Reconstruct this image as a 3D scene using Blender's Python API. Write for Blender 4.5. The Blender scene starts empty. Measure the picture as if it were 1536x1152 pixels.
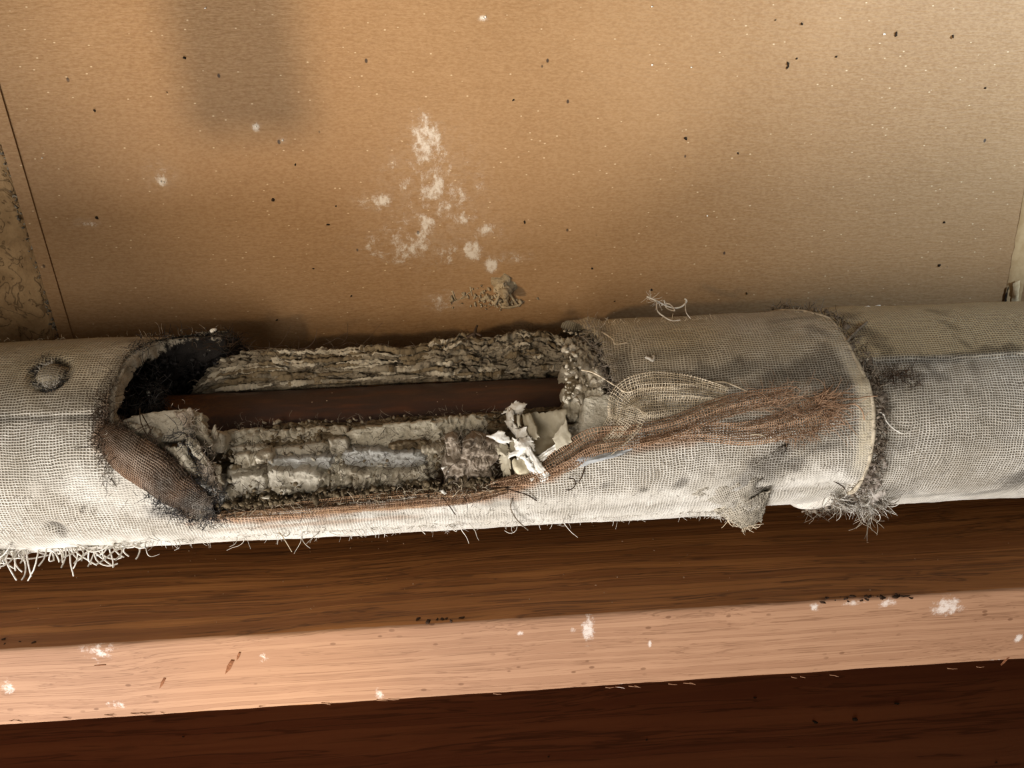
import bpy, math, random
import numpy as np
from mathutils import Matrix, Vector

random.seed(7)
RNG = np.random.default_rng(11)
scene = bpy.context.scene
COL = scene.collection

# ------------------------------------------------------------------ camera
# world: X runs along the pipe, Y into the wall, Z up; the pipe axis is the X axis
W, H, F = 1536.0, 1152.0, 1153.0
_x = np.array([0.9975, -0.0450, 0.0500]); _x /= np.linalg.norm(_x)
_d = np.array([0.0300, 0.9050, 0.4250]); _d -= _x * _d.dot(_x); _d /= np.linalg.norm(_d)
_z = -_d
_y = np.cross(_z, _x)
M = np.stack([_x, _y, _z], 1)                 # world -> camera (right, down, forward)
_p = np.array([0.0, (636.0 - H / 2) / F, 1.0]); _p *= 0.42 / np.linalg.norm(_p)
CAM = -M.T @ _p
cam_data = bpy.data.cameras.new('camera')
cam_data.sensor_fit = 'HORIZONTAL'; cam_data.sensor_width = 36.0
cam_data.lens = F / W * 36.0
cam_data.clip_start = 0.01
cam = bpy.data.objects.new('camera', cam_data); COL.objects.link(cam)
r_, d_, f_ = M[0], M[1], M[2]
cam.matrix_world = Matrix(((r_[0], -d_[0], -f_[0], CAM[0]), (r_[1], -d_[1], -f_[1], CAM[1]),
                           (r_[2], -d_[2], -f_[2], CAM[2]), (0, 0, 0, 1)))
scene.camera = cam

# ------------------------------------------------------------------ world, lights, exposure
world = bpy.data.worlds.new('world'); scene.world = world; world.use_nodes = True
bg = world.node_tree.nodes['Background']
bg.inputs[0].default_value = (1.0, 0.88, 0.72, 1); bg.inputs[1].default_value = 0.12
scene.view_settings.view_transform = 'Standard'
scene.view_settings.look = 'None'
scene.view_settings.exposure = 0.12
scene.view_settings.gamma = 1.0
scene.view_settings.use_curve_mapping = False

def aim(o, loc, target):
    o.location = loc
    o.rotation_euler = (Vector(target) - Vector(loc)).to_track_quat('-Z', 'Y').to_euler()

def area(name, loc, target, size, power, color):
    l = bpy.data.lights.new(name, 'AREA'); l.shape = 'DISK'; l.size = size; l.energy = power; l.color = color
    o = bpy.data.objects.new(name, l); COL.objects.link(o); aim(o, loc, target); return o

def spot(name, loc, target, angle, blend, radius, power, color):
    l = bpy.data.lights.new(name, 'SPOT'); l.spot_size = math.radians(angle); l.spot_blend = blend
    l.shadow_soft_size = radius; l.energy = power; l.color = color
    o = bpy.data.objects.new(name, l); COL.objects.link(o); aim(o, loc, target); return o

# work light standing low in front of the ledge, to the left
area('work_light', (-0.58, -0.74, -0.62), (-0.06, 0, 0.0), 0.56, 17.0, (1.0, 0.97, 0.95))
# warm hand lamp further left, level with the board
spot('hand_lamp', (-0.62, -0.80, 0.26), (-0.03, 0.075, 0.215), 27, 1.0, 0.024, 32.0, (1.0, 0.75, 0.47))
# torch that makes the glow on the pale ledge face
spot('torch', (-0.22, -0.70, -0.05), (-0.130, -0.058, -0.112), 15, 1.0, 0.03, 5.0, (1.0, 0.78, 0.36))
# daylight from the right
spot('window_light', (0.80, -0.75, 0.46), (0.33, 0.075, 0.285), 31, 1.0, 0.10, 105.0, (0.70, 0.86, 1.0))
# weak warm fill added behind the viewer to brighten the insulation blocks
area('bulb', (-0.38, -1.00, 0.16), (0, 0, -0.02), 0.50, 4.2, (1.0, 0.90, 0.78))

# ------------------------------------------------------------------ helpers: pixels of the photo to points of the place
AX = math.atan2(-CAM[2] * -1, -CAM[1])        # elevation of the camera seen from the axis
RO = 0.0550                                   # outer radius of the wrapped pipe
RP = 0.0240                                   # bare steel pipe
WALL_Y = 0.078
PX = 0.000367                                 # metres per photo pixel at the pipe

def ray(px, py):
    v = np.array([(px - W / 2) / F, (py - H / 2) / F, 1.0]); v = M.T @ v
    return v / np.linalg.norm(v)

def on_wall(px, py, y=WALL_Y):
    v = ray(px, py); t = (y - CAM[1]) / v[1]; return CAM + v * t

def on_level(px, py, z):
    v = ray(px, py); t = (z - CAM[2]) / v[2]; return CAM + v * t

def on_pipe(px, py, r=RO):
    v = ray(px, py)
    a = v[1] ** 2 + v[2] ** 2; b = CAM[1] * v[1] + CAM[2] * v[2]; c = CAM[1] ** 2 + CAM[2] ** 2 - r * r
    D = b * b - a * c
    t = (-b - math.sqrt(D)) / a if D > 0 else -b / a
    return CAM + v * t

def xa(px, py, r=RO):
    p = on_pipe(px, py, r); return p[0], math.atan2(p[2], -p[1]) - AX

def on_cut(px, py, alpha):
    """ray meets the half plane through the axis at angle alpha -> x, radius"""
    b = alpha + AX; n = np.array([0, math.sin(b), math.cos(b)])
    v = ray(px, py); t = -CAM.dot(n) / v.dot(n); p = CAM + v * t
    return p[0], -p[1] * math.cos(b) + p[2] * math.sin(b)

def cyl(x, alpha, r):
    b = np.asarray(alpha) + AX
    x, b, r = np.broadcast_arrays(x, b, r)
    return np.stack([x, -r * np.cos(b), r * np.sin(b)], -1)

# ------------------------------------------------------------------ numpy gradient noise
_perm = RNG.permutation(256); _perm = np.concatenate([_perm, _perm, _perm])
_g = RNG.normal(size=(256, 3)); _g /= np.linalg.norm(_g, axis=1)[:, None]

def noise(p, s=1.0, seed=0.0):
    p = np.asarray(p, float) * s + seed * 17.31
    i = np.floor(p).astype(int); f = p - i; i &= 255
    u = f * f * f * (f * (f * 6 - 15) + 10)
    out = 0
    for dx in (0, 1):
        for dy in (0, 1):
            for dz in (0, 1):
                h = _perm[_perm[_perm[(i[..., 0] + dx) & 255] + ((i[..., 1] + dy) & 255)] + ((i[..., 2] + dz) & 255)]
                g = _g[h]
                d = (f[..., 0] - dx) * g[..., 0] + (f[..., 1] - dy) * g[..., 1] + (f[..., 2] - dz) * g[..., 2]
                w = (u[..., 0] if dx else 1 - u[..., 0]) * (u[..., 1] if dy else 1 - u[..., 1]) * (u[..., 2] if dz else 1 - u[..., 2])
                out = out + w * d
    return out * 1.6

def fbm(p, s=1.0, o=4, seed=0.0, gain=0.5):
    a, t = 1.0, 0
    for k in range(o):
        t = t + a * noise(p, s * 2 ** k, seed + k * 3.7); a *= gain
    return t

def sstep(x, a, b):
    t = np.clip((np.asarray(x, float) - a) / (b - a), 0, 1); return t * t * (3 - 2 * t)

# ------------------------------------------------------------------ mesh helpers
def empty(name, loc=(0, 0, 0)):
    o = bpy.data.objects.new(name, None); o.location = loc; o.empty_display_size = 0.02; COL.objects.link(o); return o

def mesh_obj(name, verts, faces, mat=None, parent=None, smooth=True, uv=None, attrs=None):
    me = bpy.data.meshes.new(name)
    verts = np.asarray(verts, float)
    if isinstance(faces, np.ndarray):
        k = faces.shape[1]; n = len(faces)
        me.vertices.add(len(verts)); me.vertices.foreach_set('co', verts.ravel())
        me.loops.add(n * k); me.loops.foreach_set('vertex_index', faces.ravel().astype(np.int32))
        me.polygons.add(n); me.polygons.foreach_set('loop_start', np.arange(0, n * k, k, dtype=np.int32))
        me.update(calc_edges=True)
    else:
        me.from_pydata(verts.tolist(), [], faces)
    me.validate()
    if smooth:
        me.polygons.foreach_set('use_smooth', np.ones(len(me.polygons), bool))
    if uv is not None:
        li = np.empty(len(me.loops), np.int32); me.loops.foreach_get('vertex_index', li)
        l = me.uv_layers.new(name='UVMap'); l.data.foreach_set('uv', np.asarray(uv, np.float32)[li].ravel())
    if attrs:
        for k, v in attrs.items():
            a = me.attributes.new(k, 'FLOAT', 'POINT'); a.data.foreach_set('value', np.asarray(v, np.float32).ravel())
    if mat: me.materials.append(mat)
    o = bpy.data.objects.new(name, me); COL.objects.link(o)
    if parent is not None: o.parent = parent
    return o

def grid_faces(n, m, keep=None, flip=False):
    idx = np.arange(n * m).reshape(n, m)
    q = np.stack([idx[:-1, :-1], idx[1:, :-1], idx[1:, 1:], idx[:-1, 1:]], -1)
    if flip: q = q[..., ::-1]
    if keep is not None: q = q[keep]
    return q.reshape(-1, 4)

def compact(verts, faces, *arrs):
    used = np.zeros(len(verts), bool); used[faces.ravel()] = True
    mp = np.cumsum(used) - 1
    return verts[used], mp[faces], [a[used] for a in arrs]

def tubes_data(paths, sides=4):
    V, Fc, n0 = [], [], 0
    for pts, r0, r1 in paths:
        pts = np.asarray(pts, float); n = len(pts)
        t = np.gradient(pts, axis=0); t /= np.linalg.norm(t, axis=1)[:, None] + 1e-12
        ref = np.array([0.31, 0.52, 0.79])
        u = np.cross(t, ref); u /= np.linalg.norm(u, axis=1)[:, None] + 1e-12
        w = np.cross(t, u)
        rr = np.linspace(r0, r1, n)[:, None]
        ring = [pts + (u * math.cos(a) + w * math.sin(a)) * rr for a in np.arange(sides) * 2 * math.pi / sides]
        V.append(np.stack(ring, 1).reshape(-1, 3))
        i = np.arange(n - 1)[:, None] * sides; k = np.arange(sides)[None, :]; k2 = (k + 1) % sides
        Fc.append(np.stack([i + k, i + k2, i + sides + k2, i + sides + k], -1).reshape(-1, 4) + n0)
        n0 += n * sides
    return np.concatenate(V), np.concatenate(Fc)

def tubes(name, paths, mat, parent=None, sides=4):
    v, f = tubes_data(paths, sides)
    return mesh_obj(name, v, f, mat, parent)

def spline(pts, n=24):
    """Catmull-Rom through the points"""
    p = np.asarray(pts, float)
    if len(p) == 2: return p[0] + (p[1] - p[0]) * np.linspace(0, 1, n)[:, None]
    p = np.vstack([2 * p[0] - p[1], p, 2 * p[-1] - p[-2]])
    out = []; segs = len(p) - 3; k = max(3, n // segs)
    for i in range(segs):
        t = np.linspace(0, 1, k, endpoint=(i == segs - 1))[:, None]
        a, b, c, d = p[i:i + 4]
        out.append(0.5 * (2 * b + (c - a) * t + (2 * a - 5 * b + 4 * c - d) * t ** 2 + (3 * b - a - 3 * c + d) * t ** 3))
    return np.vstack(out)

_ico = None
def ico():
    global _ico
    if _ico is None:
        t = (1 + 5 ** .5) / 2
        v = np.array([(-1, t, 0), (1, t, 0), (-1, -t, 0), (1, -t, 0), (0, -1, t), (0, 1, t), (0, -1, -t), (0, 1, -t), (t, 0, -1), (t, 0, 1), (-t, 0, -1), (-t, 0, 1)], float)
        v /= np.linalg.norm(v[0])
        f = np.array([(0, 11, 5), (0, 5, 1), (0, 1, 7), (0, 7, 10), (0, 10, 11), (1, 5, 9), (5, 11, 4), (11, 10, 2), (10, 7, 6), (7, 1, 8), (3, 9, 4), (3, 4, 2), (3, 2, 6), (3, 6, 8), (3, 8, 9), (4, 9, 5), (2, 4, 11), (6, 2, 10), (8, 6, 7), (9, 8, 1)])
        _ico = v, f
    return _ico

def crumbs(name, centers, sizes, mat, parent=None, flat=0.7, stretch=1.0):
    v0, f0 = ico(); V, Fc = [], []
    for k, (c, s) in enumerate(zip(centers, sizes)):
        q = RNG.normal(size=(3, 3)); q, _ = np.linalg.qr(q)
        v = v0 * (1 + 0.35 * RNG.normal(size=(12, 1))) * np.array([1, RNG.uniform(flat, 1), RNG.uniform(0.4, flat)])
        v = v @ q.T * s; v[:, 0] *= stretch
        V.append(v + c); Fc.append(f0 + 12 * k)
    return mesh_obj(name, np.concatenate(V), np.concatenate(Fc), mat, parent, smooth=False)

def box_data(x0, x1, y0, y1, z0, z1):
    v = [(x0, y0, z0), (x1, y0, z0), (x1, y1, z0), (x0, y1, z0), (x0, y0, z1), (x1, y0, z1), (x1, y1, z1), (x0, y1, z1)]
    f = [(0, 3, 2, 1), (4, 5, 6, 7), (0, 1, 5, 4), (1, 2, 6, 5), (2, 3, 7, 6), (3, 0, 4, 7)]
    return v, f

def tag(o, label=None, cat=None, group=None, kind=None):
    if label: o['label'] = label
    if cat: o['category'] = cat
    if group: o['group'] = group
    if kind: o['kind'] = kind
    return o

# ------------------------------------------------------------------ node helper
def srgb(r, g, b):
    f = lambda c: (c / 255 / 12.92) if c / 255 <= 0.04045 else ((c / 255 + 0.055) / 1.055) ** 2.4
    return (f(r), f(g), f(b), 1.0)

class Mat:
    def __init__(s, name, rough=0.9, spec=0.3):
        s.m = bpy.data.materials.new(name); s.m.use_nodes = True; s.t = s.m.node_tree
        s.b = s.t.nodes['Principled BSDF']; s.b.inputs['Roughness'].default_value = rough
        s.b.inputs['Specular IOR Level'].default_value = spec
    def n(s, typ, **kw):
        nd = s.t.nodes.new(typ)
        for k, v in kw.items(): setattr(nd, k, v)
        return nd
    def put(s, sock, v):
        if hasattr(v, 'is_linked') or isinstance(v, bpy.types.NodeSocket): s.t.links.new(v, sock)
        else: sock.default_value = v
    def math(s, op, a, b=0.0, c=0.0, clamp=False):
        nd = s.n('ShaderNodeMath', operation=op, use_clamp=clamp)
        for i, v in enumerate((a, b, c)): s.put(nd.inputs[i], v)
        return nd.outputs[0]
    def mix(s, fac, a, b, mode='MIX'):
        nd = s.n('ShaderNodeMix', data_type='RGBA', blend_type=mode)
        s.put(nd.inputs[0], fac); s.put(nd.inputs[6], a); s.put(nd.inputs[7], b); return nd.outputs[2]
    def coord(s, kind='Object'):
        return s.n('ShaderNodeTexCoord').outputs[kind]
    def map(s, vec, scale=(1, 1, 1), loc=(0, 0, 0), rot=(0, 0, 0)):
        nd = s.n('ShaderNodeMapping'); s.put(nd.inputs[0], vec)
        nd.inputs[1].default_value = loc; nd.inputs[2].default_value = rot; nd.inputs[3].default_value = scale
        return nd.outputs[0]
    def noise(s, vec, scale, detail=4, rough=0.55, dist=0.0):
        nd = s.n('ShaderNodeTexNoise'); s.put(nd.inputs['Vector'], vec)
        nd.inputs['Scale'].default_value = scale; nd.inputs['Detail'].default_value = detail
        nd.inputs['Roughness'].default_value = rough; nd.inputs['Distortion'].default_value = dist
        return nd.outputs[0]
    def vor(s, vec, scale, feature='F1', rnd=1.0):
        nd = s.n('ShaderNodeTexVoronoi', feature=feature); s.put(nd.inputs['Vector'], vec)
        nd.inputs['Scale'].default_value = scale; nd.inputs['Randomness'].default_value = rnd
        return nd.outputs[0]
    def step(s, v, a, b, lo=0.0, hi=1.0):
        nd = s.n('ShaderNodeMapRange', interpolation_type='SMOOTHSTEP')
        s.put(nd.inputs[0], v); nd.inputs[1].default_value = a; nd.inputs[2].default_value = b
        nd.inputs[3].default_value = lo; nd.inputs[4].default_value = hi
        return nd.outputs[0]
    def attr(s, name):
        return s.n('ShaderNodeAttribute', attribute_name=name).outputs['Fac']
    def sep(s, vec):
        nd = s.n('ShaderNodeSeparateXYZ'); s.put(nd.inputs[0], vec); return nd.outputs
    def ell(s, sx, sz, cx, cz, rx, rz, soft=0.5):
        """soft ellipse 0..1 on two coordinate sockets"""
        a = s.math('DIVIDE', s.math('SUBTRACT', sx, cx), rx); b = s.math('DIVIDE', s.math('SUBTRACT', sz, cz), rz)
        d = s.math('SQRT', s.math('ADD', s.math('MULTIPLY', a, a), s.math('MULTIPLY', b, b)))
        return s.step(d, 1.0, 1.0 - soft)
    def bump(s, h, strength=0.5, dist=0.001, normal=None):
        nd = s.n('ShaderNodeBump'); s.put(nd.inputs['Height'], h)
        nd.inputs['Strength'].default_value = strength; nd.inputs['Distance'].default_value = dist
        if normal is not None: s.put(nd.inputs['Normal'], normal)
        return nd.outputs[0]
    def done(s, col, normal=None, rough=None):
        s.put(s.b.inputs['Base Color'], col)
        if normal is not None: s.put(s.b.inputs['Normal'], normal)
        if rough is not None: s.put(s.b.inputs['Roughness'], rough)
        return s.m
# ------------------------------------------------------------------ materials
def mat_board():
    m = Mat('brown_fibreboard', 0.62, 0.35); c = m.coord(); x, y, z = m.sep(c)
    big = m.noise(c, 5, 3); fine = m.noise(m.map(c, (1, 1, 2.2)), 420, 4, 0.7)
    fib = m.noise(m.map(c, (1, 1, 5)), 160, 3, 0.6)
    col = m.mix(m.step(big, 0.3, 0.7), srgb(130, 97, 60), srgb(145, 112, 75))
    col = m.mix(m.step(fine, 0.35, 0.65, 0, 0.16), col, srgb(200, 170, 130))
    col = m.mix(m.step(fib, 0.52, 0.75, 0, 0.22), col, srgb(112, 82, 50))
    # pale fibres and dark fly specks
    pf = m.vor(m.map(c, (1, 1, 1.8)), 130); col = m.mix(m.step(pf, 0.10, 0.04, 0, 0.55), col, srgb(225, 205, 170))
    sel = m.noise(c, 37, 1); dk = m.vor(m.map(c, (1.3, 1, 0.9), (3, 1, 7)), 62)
    col = m.mix(m.math('MULTIPLY', m.step(dk, 0.085, 0.05), m.step(sel, 0.52, 0.6)), col, srgb(60, 42, 26))
    # chalky plaster scuffs
    scr = m.noise(m.map(c, (1.0, 1, 0.8)), 120, 7, 0.78); scr2 = m.noise(c, 300, 4, 0.7)
    tot = None
    for (px, py, rx, ry, w) in [(636, 215, 26, 40, 1.15), (645, 262, 34, 22, 0.8), (655, 285, 16, 26, 1.1), (570, 300, 42, 16, 0.75), (618, 300, 14, 40, 0.7),
                                (680, 335, 40, 28, .8), (640, 370, 120, 34, 0.72), (705, 375, 22, 18, 1.1), (738, 398, 13, 12, 1.15), (765, 385, 40, 12, 0.8),
                                (650, 300, 90, 110, 0.62), (650, 360, 130, 50, .6), (727, 345, 26, 16, .8), (668, 452, 36, 20, 0.8), (590, 245, 10, 16, 0.9), (241, 270, 13, 11, 1.4), (645, 340, 20, 40, .75),
                                (725, 27, 8, 5, .9), (384, 190, 7, 7, .9), (424, 210, 7, 5, 1.1), (240, 265, 30, 25, .5), (130, 335, 26, 8, .6)]:
        p = on_wall(px, py); k = 0.000405
        e = m.math('MULTIPLY', m.ell(x, z, p[0], p[2], rx * k * 1.5, ry * k * 1.6, 1.0), w)
        tot = e if tot is None else m.math('MAXIMUM', tot, e)
    s = m.math('ADD', tot, m.math('MULTIPLY', m.math('SUBTRACT', scr, 0.5), 3.6))
    s = m.math('MULTIPLY', m.step(s, 0.55, 1.15), m.step(tot, 0.05, 0.4))
    s = m.math('MULTIPLY', s, m.step(scr2, 0.30, 0.55, 0.35, 1.0))
    scx = m.noise(m.map(c, (0.35, 1, 1.3)), 420, 5, 0.75); s = m.math('MAXIMUM', s, m.math('MULTIPLY', m.math('MULTIPLY', m.step(scx, 0.54, 0.68), m.step(tot, 0.1, 0.55)), m.step(scr, 0.42, 0.58, 0, .55)))
    haze = m.math('MULTIPLY', m.math('MULTIPLY', tot, m.step(scr2, .35, .65)), 0.16)
    col = m.mix(haze, col, srgb(205, 195, 178))
    col = m.mix(m.math('MULTIPLY', s, 0.62), col, srgb(222, 217, 208))
    h = m.math('ADD', m.math('MULTIPLY', fine, 0.5), m.math('ADD', fib, m.math('MULTIPLY', s, 0.6)))
    h = m.math('ADD', h, m.math('MULTIPLY', m.noise(c, 60, 3), 1.0))
    return m.done(col, m.bump(h, 0.35, 0.0012))

def mat_plaster():
    m = Mat('rough_tan_plaster', 0.95, 0.1); c = m.coord()
    n1 = m.noise(c, 90, 5, 0.6); n2 = m.noise(m.map(c, (1.5, 1, 1)), 260, 3)
    cr = m.math('ABSOLUTE', m.math('SUBTRACT', m.noise(c, 60, 3, 0.6, 0.6), 0.5))
    col = m.mix(m.step(n1, 0.3, 0.7), srgb(138, 112, 80), srgb(164, 136, 100))
    col = m.mix(m.step(cr, 0.012, 0.003, 0, 0.6), col, srgb(84, 66, 46))
    pit = m.vor(m.map(c, (1, 1, 0.7)), 210)
    col = m.mix(m.math('MULTIPLY', m.step(pit, 0.28, 0.15), m.step(n2, 0.53, 0.62, 0, .8)), col, srgb(84, 66, 46))
    h = m.math('SUBTRACT', m.math('ADD', n1, n2), m.step(cr, 0.02, 0.004))
    return m.done(col, m.bump(h, 0.6, 0.002))

def mat_wood(name, dark, light, streak, chalk=None, grain=1.0, bump=0.4, rough=0.6):
    m = Mat(name, rough, 0.3); c = m.coord(); x, y, z = m.sep(c)
    warp = m.noise(m.map(c, (3, 14, 14)), 1.0, 3, 0.5)
    v = m.n('ShaderNodeVectorMath', operation='ADD'); m.put(v.inputs[0], m.map(c, (4, 1, 1)))
    sc = m.n('ShaderNodeVectorMath', operation='SCALE'); cmb = m.n('ShaderNodeCombineXYZ')
    m.put(cmb.inputs[1], warp); m.put(cmb.inputs[2], warp); m.put(sc.inputs[0], cmb.outputs[0]); sc.inputs['Scale'].default_value = 0.035
    m.put(v.inputs[1], sc.outputs[0]); d = v.outputs[0]
    g1 = m.noise(m.map(d, (0.55, 150 * grain, 150 * grain)), 1.0, 4, 0.6)
    g2 = m.noise(m.map(d, (1.6, 520 * grain, 520 * grain)), 1.0, 3, 0.6)
    big = m.noise(m.map(c, (6, 20, 20)), 1.0, 3)
    lines = m.math('ABSOLUTE', m.math('SUBTRACT', g1, 0.5))
    col = m.mix(m.step(g1, 0.34, 0.68), dark, light)
    col = m.mix(m.step(big, 0.35, 0.7, 0, 0.4), col, dark)
    col = m.mix(m.math('MULTIPLY', m.step(lines, 0.022, 0.004), 0.55), col, streak)
    col = m.mix(m.step(g2, 0.55, 0.72, 0, 0.5), col, streak)
    h = m.math('ADD', m.math('MULTIPLY', g1, 0.6), g2)
    if chalk:
        n = m.noise(m.map(c, (1.0, 1, 1)), 190, 6, 0.78); tot = None
        for (px, py, zz, rx, ry, w) in chalk:
            p = on_wall(px, py, zz); e = m.math('MULTIPLY', m.ell(x, z, p[0], p[2], rx * PX * 1.3, ry * PX * 1.6, 1.0), w)
            tot = e if tot is None else m.math('MAXIMUM', tot, e)
        s = m.math('ADD', tot, m.math('MULTIPLY', m.math('SUBTRACT', n, 0.5), 3.2))
        s = m.math('MULTIPLY', m.step(s, 0.45, 1.15), m.step(tot, 0.05, 0.4))
        col = m.mix(m.math('MULTIPLY', s, 0.75), col, srgb(236, 226, 218))
        pin = m.vor(m.map(c, (0.6, 1, 1.0)), 170); sel = m.noise(c, 25, 2)
        col = m.mix(m.math('MULTIPLY', m.step(pin, 0.20, 0.12, 0, 0.8), m.step(sel, 0.46, 0.58)), col, streak)
        # dents and pin holes
    return m.done(col, m.bump(h, bump, 0.0012))

def mat_cloth():
    """open-weave jacket cloth; the float attributes carry dirt that sits on the cloth"""
    m = Mat('woven_jacket_cloth', 0.95, 0.1)
    uv = m.n('ShaderNodeUVMap', uv_map='UVMap').outputs[0]; c = m.coord()
    w1 = m.noise(uv, 22, 3); w2 = m.noise(m.map(uv, (1, 1, 1), (7.1, 3.3, 0)), 22, 3); j1 = m.noise(uv, 160, 2); j2 = m.noise(m.map(uv, (1, 1, 1), (5, 9, 0)), 160, 2)
    u, v, _ = m.sep(uv)
    K = 2 * math.pi / 0.00142; K2 = 2 * math.pi / 0.00130
    pu = m.math('ADD', m.math('MULTIPLY', u, K), m.math('ADD', m.math('MULTIPLY', w1, 42), m.math('MULTIPLY', j1, 5.0)))
    pv = m.math('ADD', m.math('MULTIPLY', v, K2), m.math('ADD', m.math('MULTIPLY', w2, 36), m.math('MULTIPLY', j2, 5.0)))
    a = m.math('ADD', m.math('MULTIPLY', m.math('SINE', pu), 0.5), 0.5); b = m.math('ADD', m.math('MULTIPLY', m.math('SINE', pv), 0.5), 0.5)
    t1 = m.noise(m.map(uv, (900, 90, 1)), 1, 2); t2 = m.noise(m.map(uv, (70, 1000, 1)), 1, 2)
    a = m.math('MULTIPLY', a, m.step(t1, 0.2, 0.6, 0.45, 1.0)); b = m.math('MULTIPLY', b, m.step(t2, 0.2, 0.6, 0.7, 1.05))
    th = m.math('MAXIMUM', m.math('MULTIPLY', a, 0.92), b)
    wv = m.step(th, 0.25, 0.85)
    fuzz = m.noise(uv, 700, 4, 0.7); fz2 = m.noise(uv, 210, 5, 0.7); dirt = m.noise(uv, 34, 5, 0.65)
    white = m.attr('white'); stain = m.attr('stain'); brown = m.attr('brown'); tan = m.attr('tan')
    thread = m.mix(m.step(dirt, 0.32, 0.68), srgb(198, 191, 178), srgb(230, 225, 215))
    thread = m.mix(tan, thread, srgb(205, 190, 158))
    gap = m.mix(white, srgb(140, 129, 112), srgb(186, 182, 174))
    wv2 = m.math('ADD', m.math('MULTIPLY', wv, m.math('SUBTRACT', 1.0, m.math('MULTIPLY', white, 0.85))), m.math('MULTIPLY', white, m.step(fz2, 0.30, 0.62, 0.40, 0.90)), clamp=True)
    wv2 = m.math('MULTIPLY', wv2, m.step(fuzz, 0.2, 0.6, 0.72, 1.0))
    col = m.mix(wv2, gap, thread)
    # loose dark hairs in the fuzz
    cr = m.math('ABSOLUTE', m.math('SUBTRACT', m.noise(uv, 130, 3, 0.6, 0.8), 0.5))
    col = m.mix(m.math('MULTIPLY', m.math('MULTIPLY', m.step(cr, 0.010, 0.002), m.step(dirt, 0.5, 0.62)), 0.6), col, srgb(80, 68, 58))
    st = m.math('MULTIPLY', stain, m.step(m.math('ADD', fuzz, m.math('SUBTRACT', 0.5, m.math('MULTIPLY', wv, 0.35))), 0.45, 0.9, 0.55, 1.0), clamp=True)
    col = m.mix(st, col, srgb(64, 57, 50))
    br = m.mix(wv, srgb(92, 66, 48), m.mix(m.step(dirt, 0.35, 0.7), srgb(160, 118, 84), srgb(192, 150, 114)))
    col = m.mix(m.math('MULTIPLY', brown, m.step(fz2, 0.2, 0.55, 0.75, 1.0)), col, br)
    h = m.math('ADD', m.math('MULTIPLY', th, m.math('SUBTRACT', 1.0, m.math('MULTIPLY', white, 0.85))), m.math('ADD', m.math('MULTIPLY', fuzz, 0.45), m.math('MULTIPLY', fz2, m.math('ADD', 0.3, white))))
    return m.done(col, m.bump(h, 0.8, 0.0009))

def mat_crumbly(name, dark, mid, light, scale=1.0, bump=0.8, soot=False):
    m = Mat(name, 0.97, 0.08); c = m.coord()
    n1 = m.noise(c, 60 * scale, 5, 0.65); n2 = m.noise(c, 420 * scale, 5, 0.7); n3 = m.noise(m.map(c, (0.35, 1, 1)), 900 * scale, 3, 0.7)
    col = m.mix(m.step(n1, 0.34, 0.62), mid, light)
    col = m.mix(m.step(n2, 0.56, 0.72, 0, 0.75), col, dark)
    col = m.mix(m.step(n3, 0.58, 0.75, 0, 0.5), col, light)
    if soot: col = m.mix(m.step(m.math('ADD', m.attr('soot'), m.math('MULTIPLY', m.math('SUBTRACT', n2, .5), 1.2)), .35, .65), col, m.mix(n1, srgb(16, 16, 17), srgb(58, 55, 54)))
    h = m.math('ADD', n2, m.math('MULTIPLY', n3, 0.5))
    return m.done(col, m.bump(h, bump, 0.0014))

def mat_steel():
    m = Mat('dark_rusted_steel', 0.42, 0.4); c = m.coord()
    n1 = m.noise(m.map(c, (0.5, 1, 1)), 45, 5, 0.65); n2 = m.noise(c, 350, 4, 0.7); n3 = m.noise(m.map(c, (0.15, 1, 1)), 220, 3)
    col = m.mix(m.step(n1, 0.35, 0.65), srgb(70, 46, 36), srgb(58, 42, 35))
    col = m.mix(m.step(n3, 0.45, 0.7, 0, 0.6), col, srgb(96, 58, 36))
    x, y, z = m.sep(c)
    col = m.mix(m.math('MULTIPLY', m.step(x, -0.13, -0.19), m.step(n2, 0.4, 0.6, 0.2, 0.9)), col, srgb(128, 84, 46))
    sp = m.vor(c, 300); sel = m.noise(c, 60, 2)
    col = m.mix(m.math('MULTIPLY', m.step(sp, 0.13, 0.08), m.step(sel, 0.55, 0.62)), col, srgb(190, 170, 145))
    return m.done(col, m.bump(m.math('ADD', n2, n3), 0.35, 0.0008), m.step(n1, 0.3, 0.7, 0.38, 0.6))

def mat_plain(name, col, col2=None, scale=400, rough=0.9):
    m = Mat(name, rough, 0.15); c = m.coord()
    n = m.noise(c, scale, 4, 0.65)
    return m.done(m.mix(m.step(n, 0.35, 0.65), col, col2 or tuple(0.7 * k for k in col[:3]) + (1,)), m.bump(n, 0.5, 0.0008))

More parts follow.
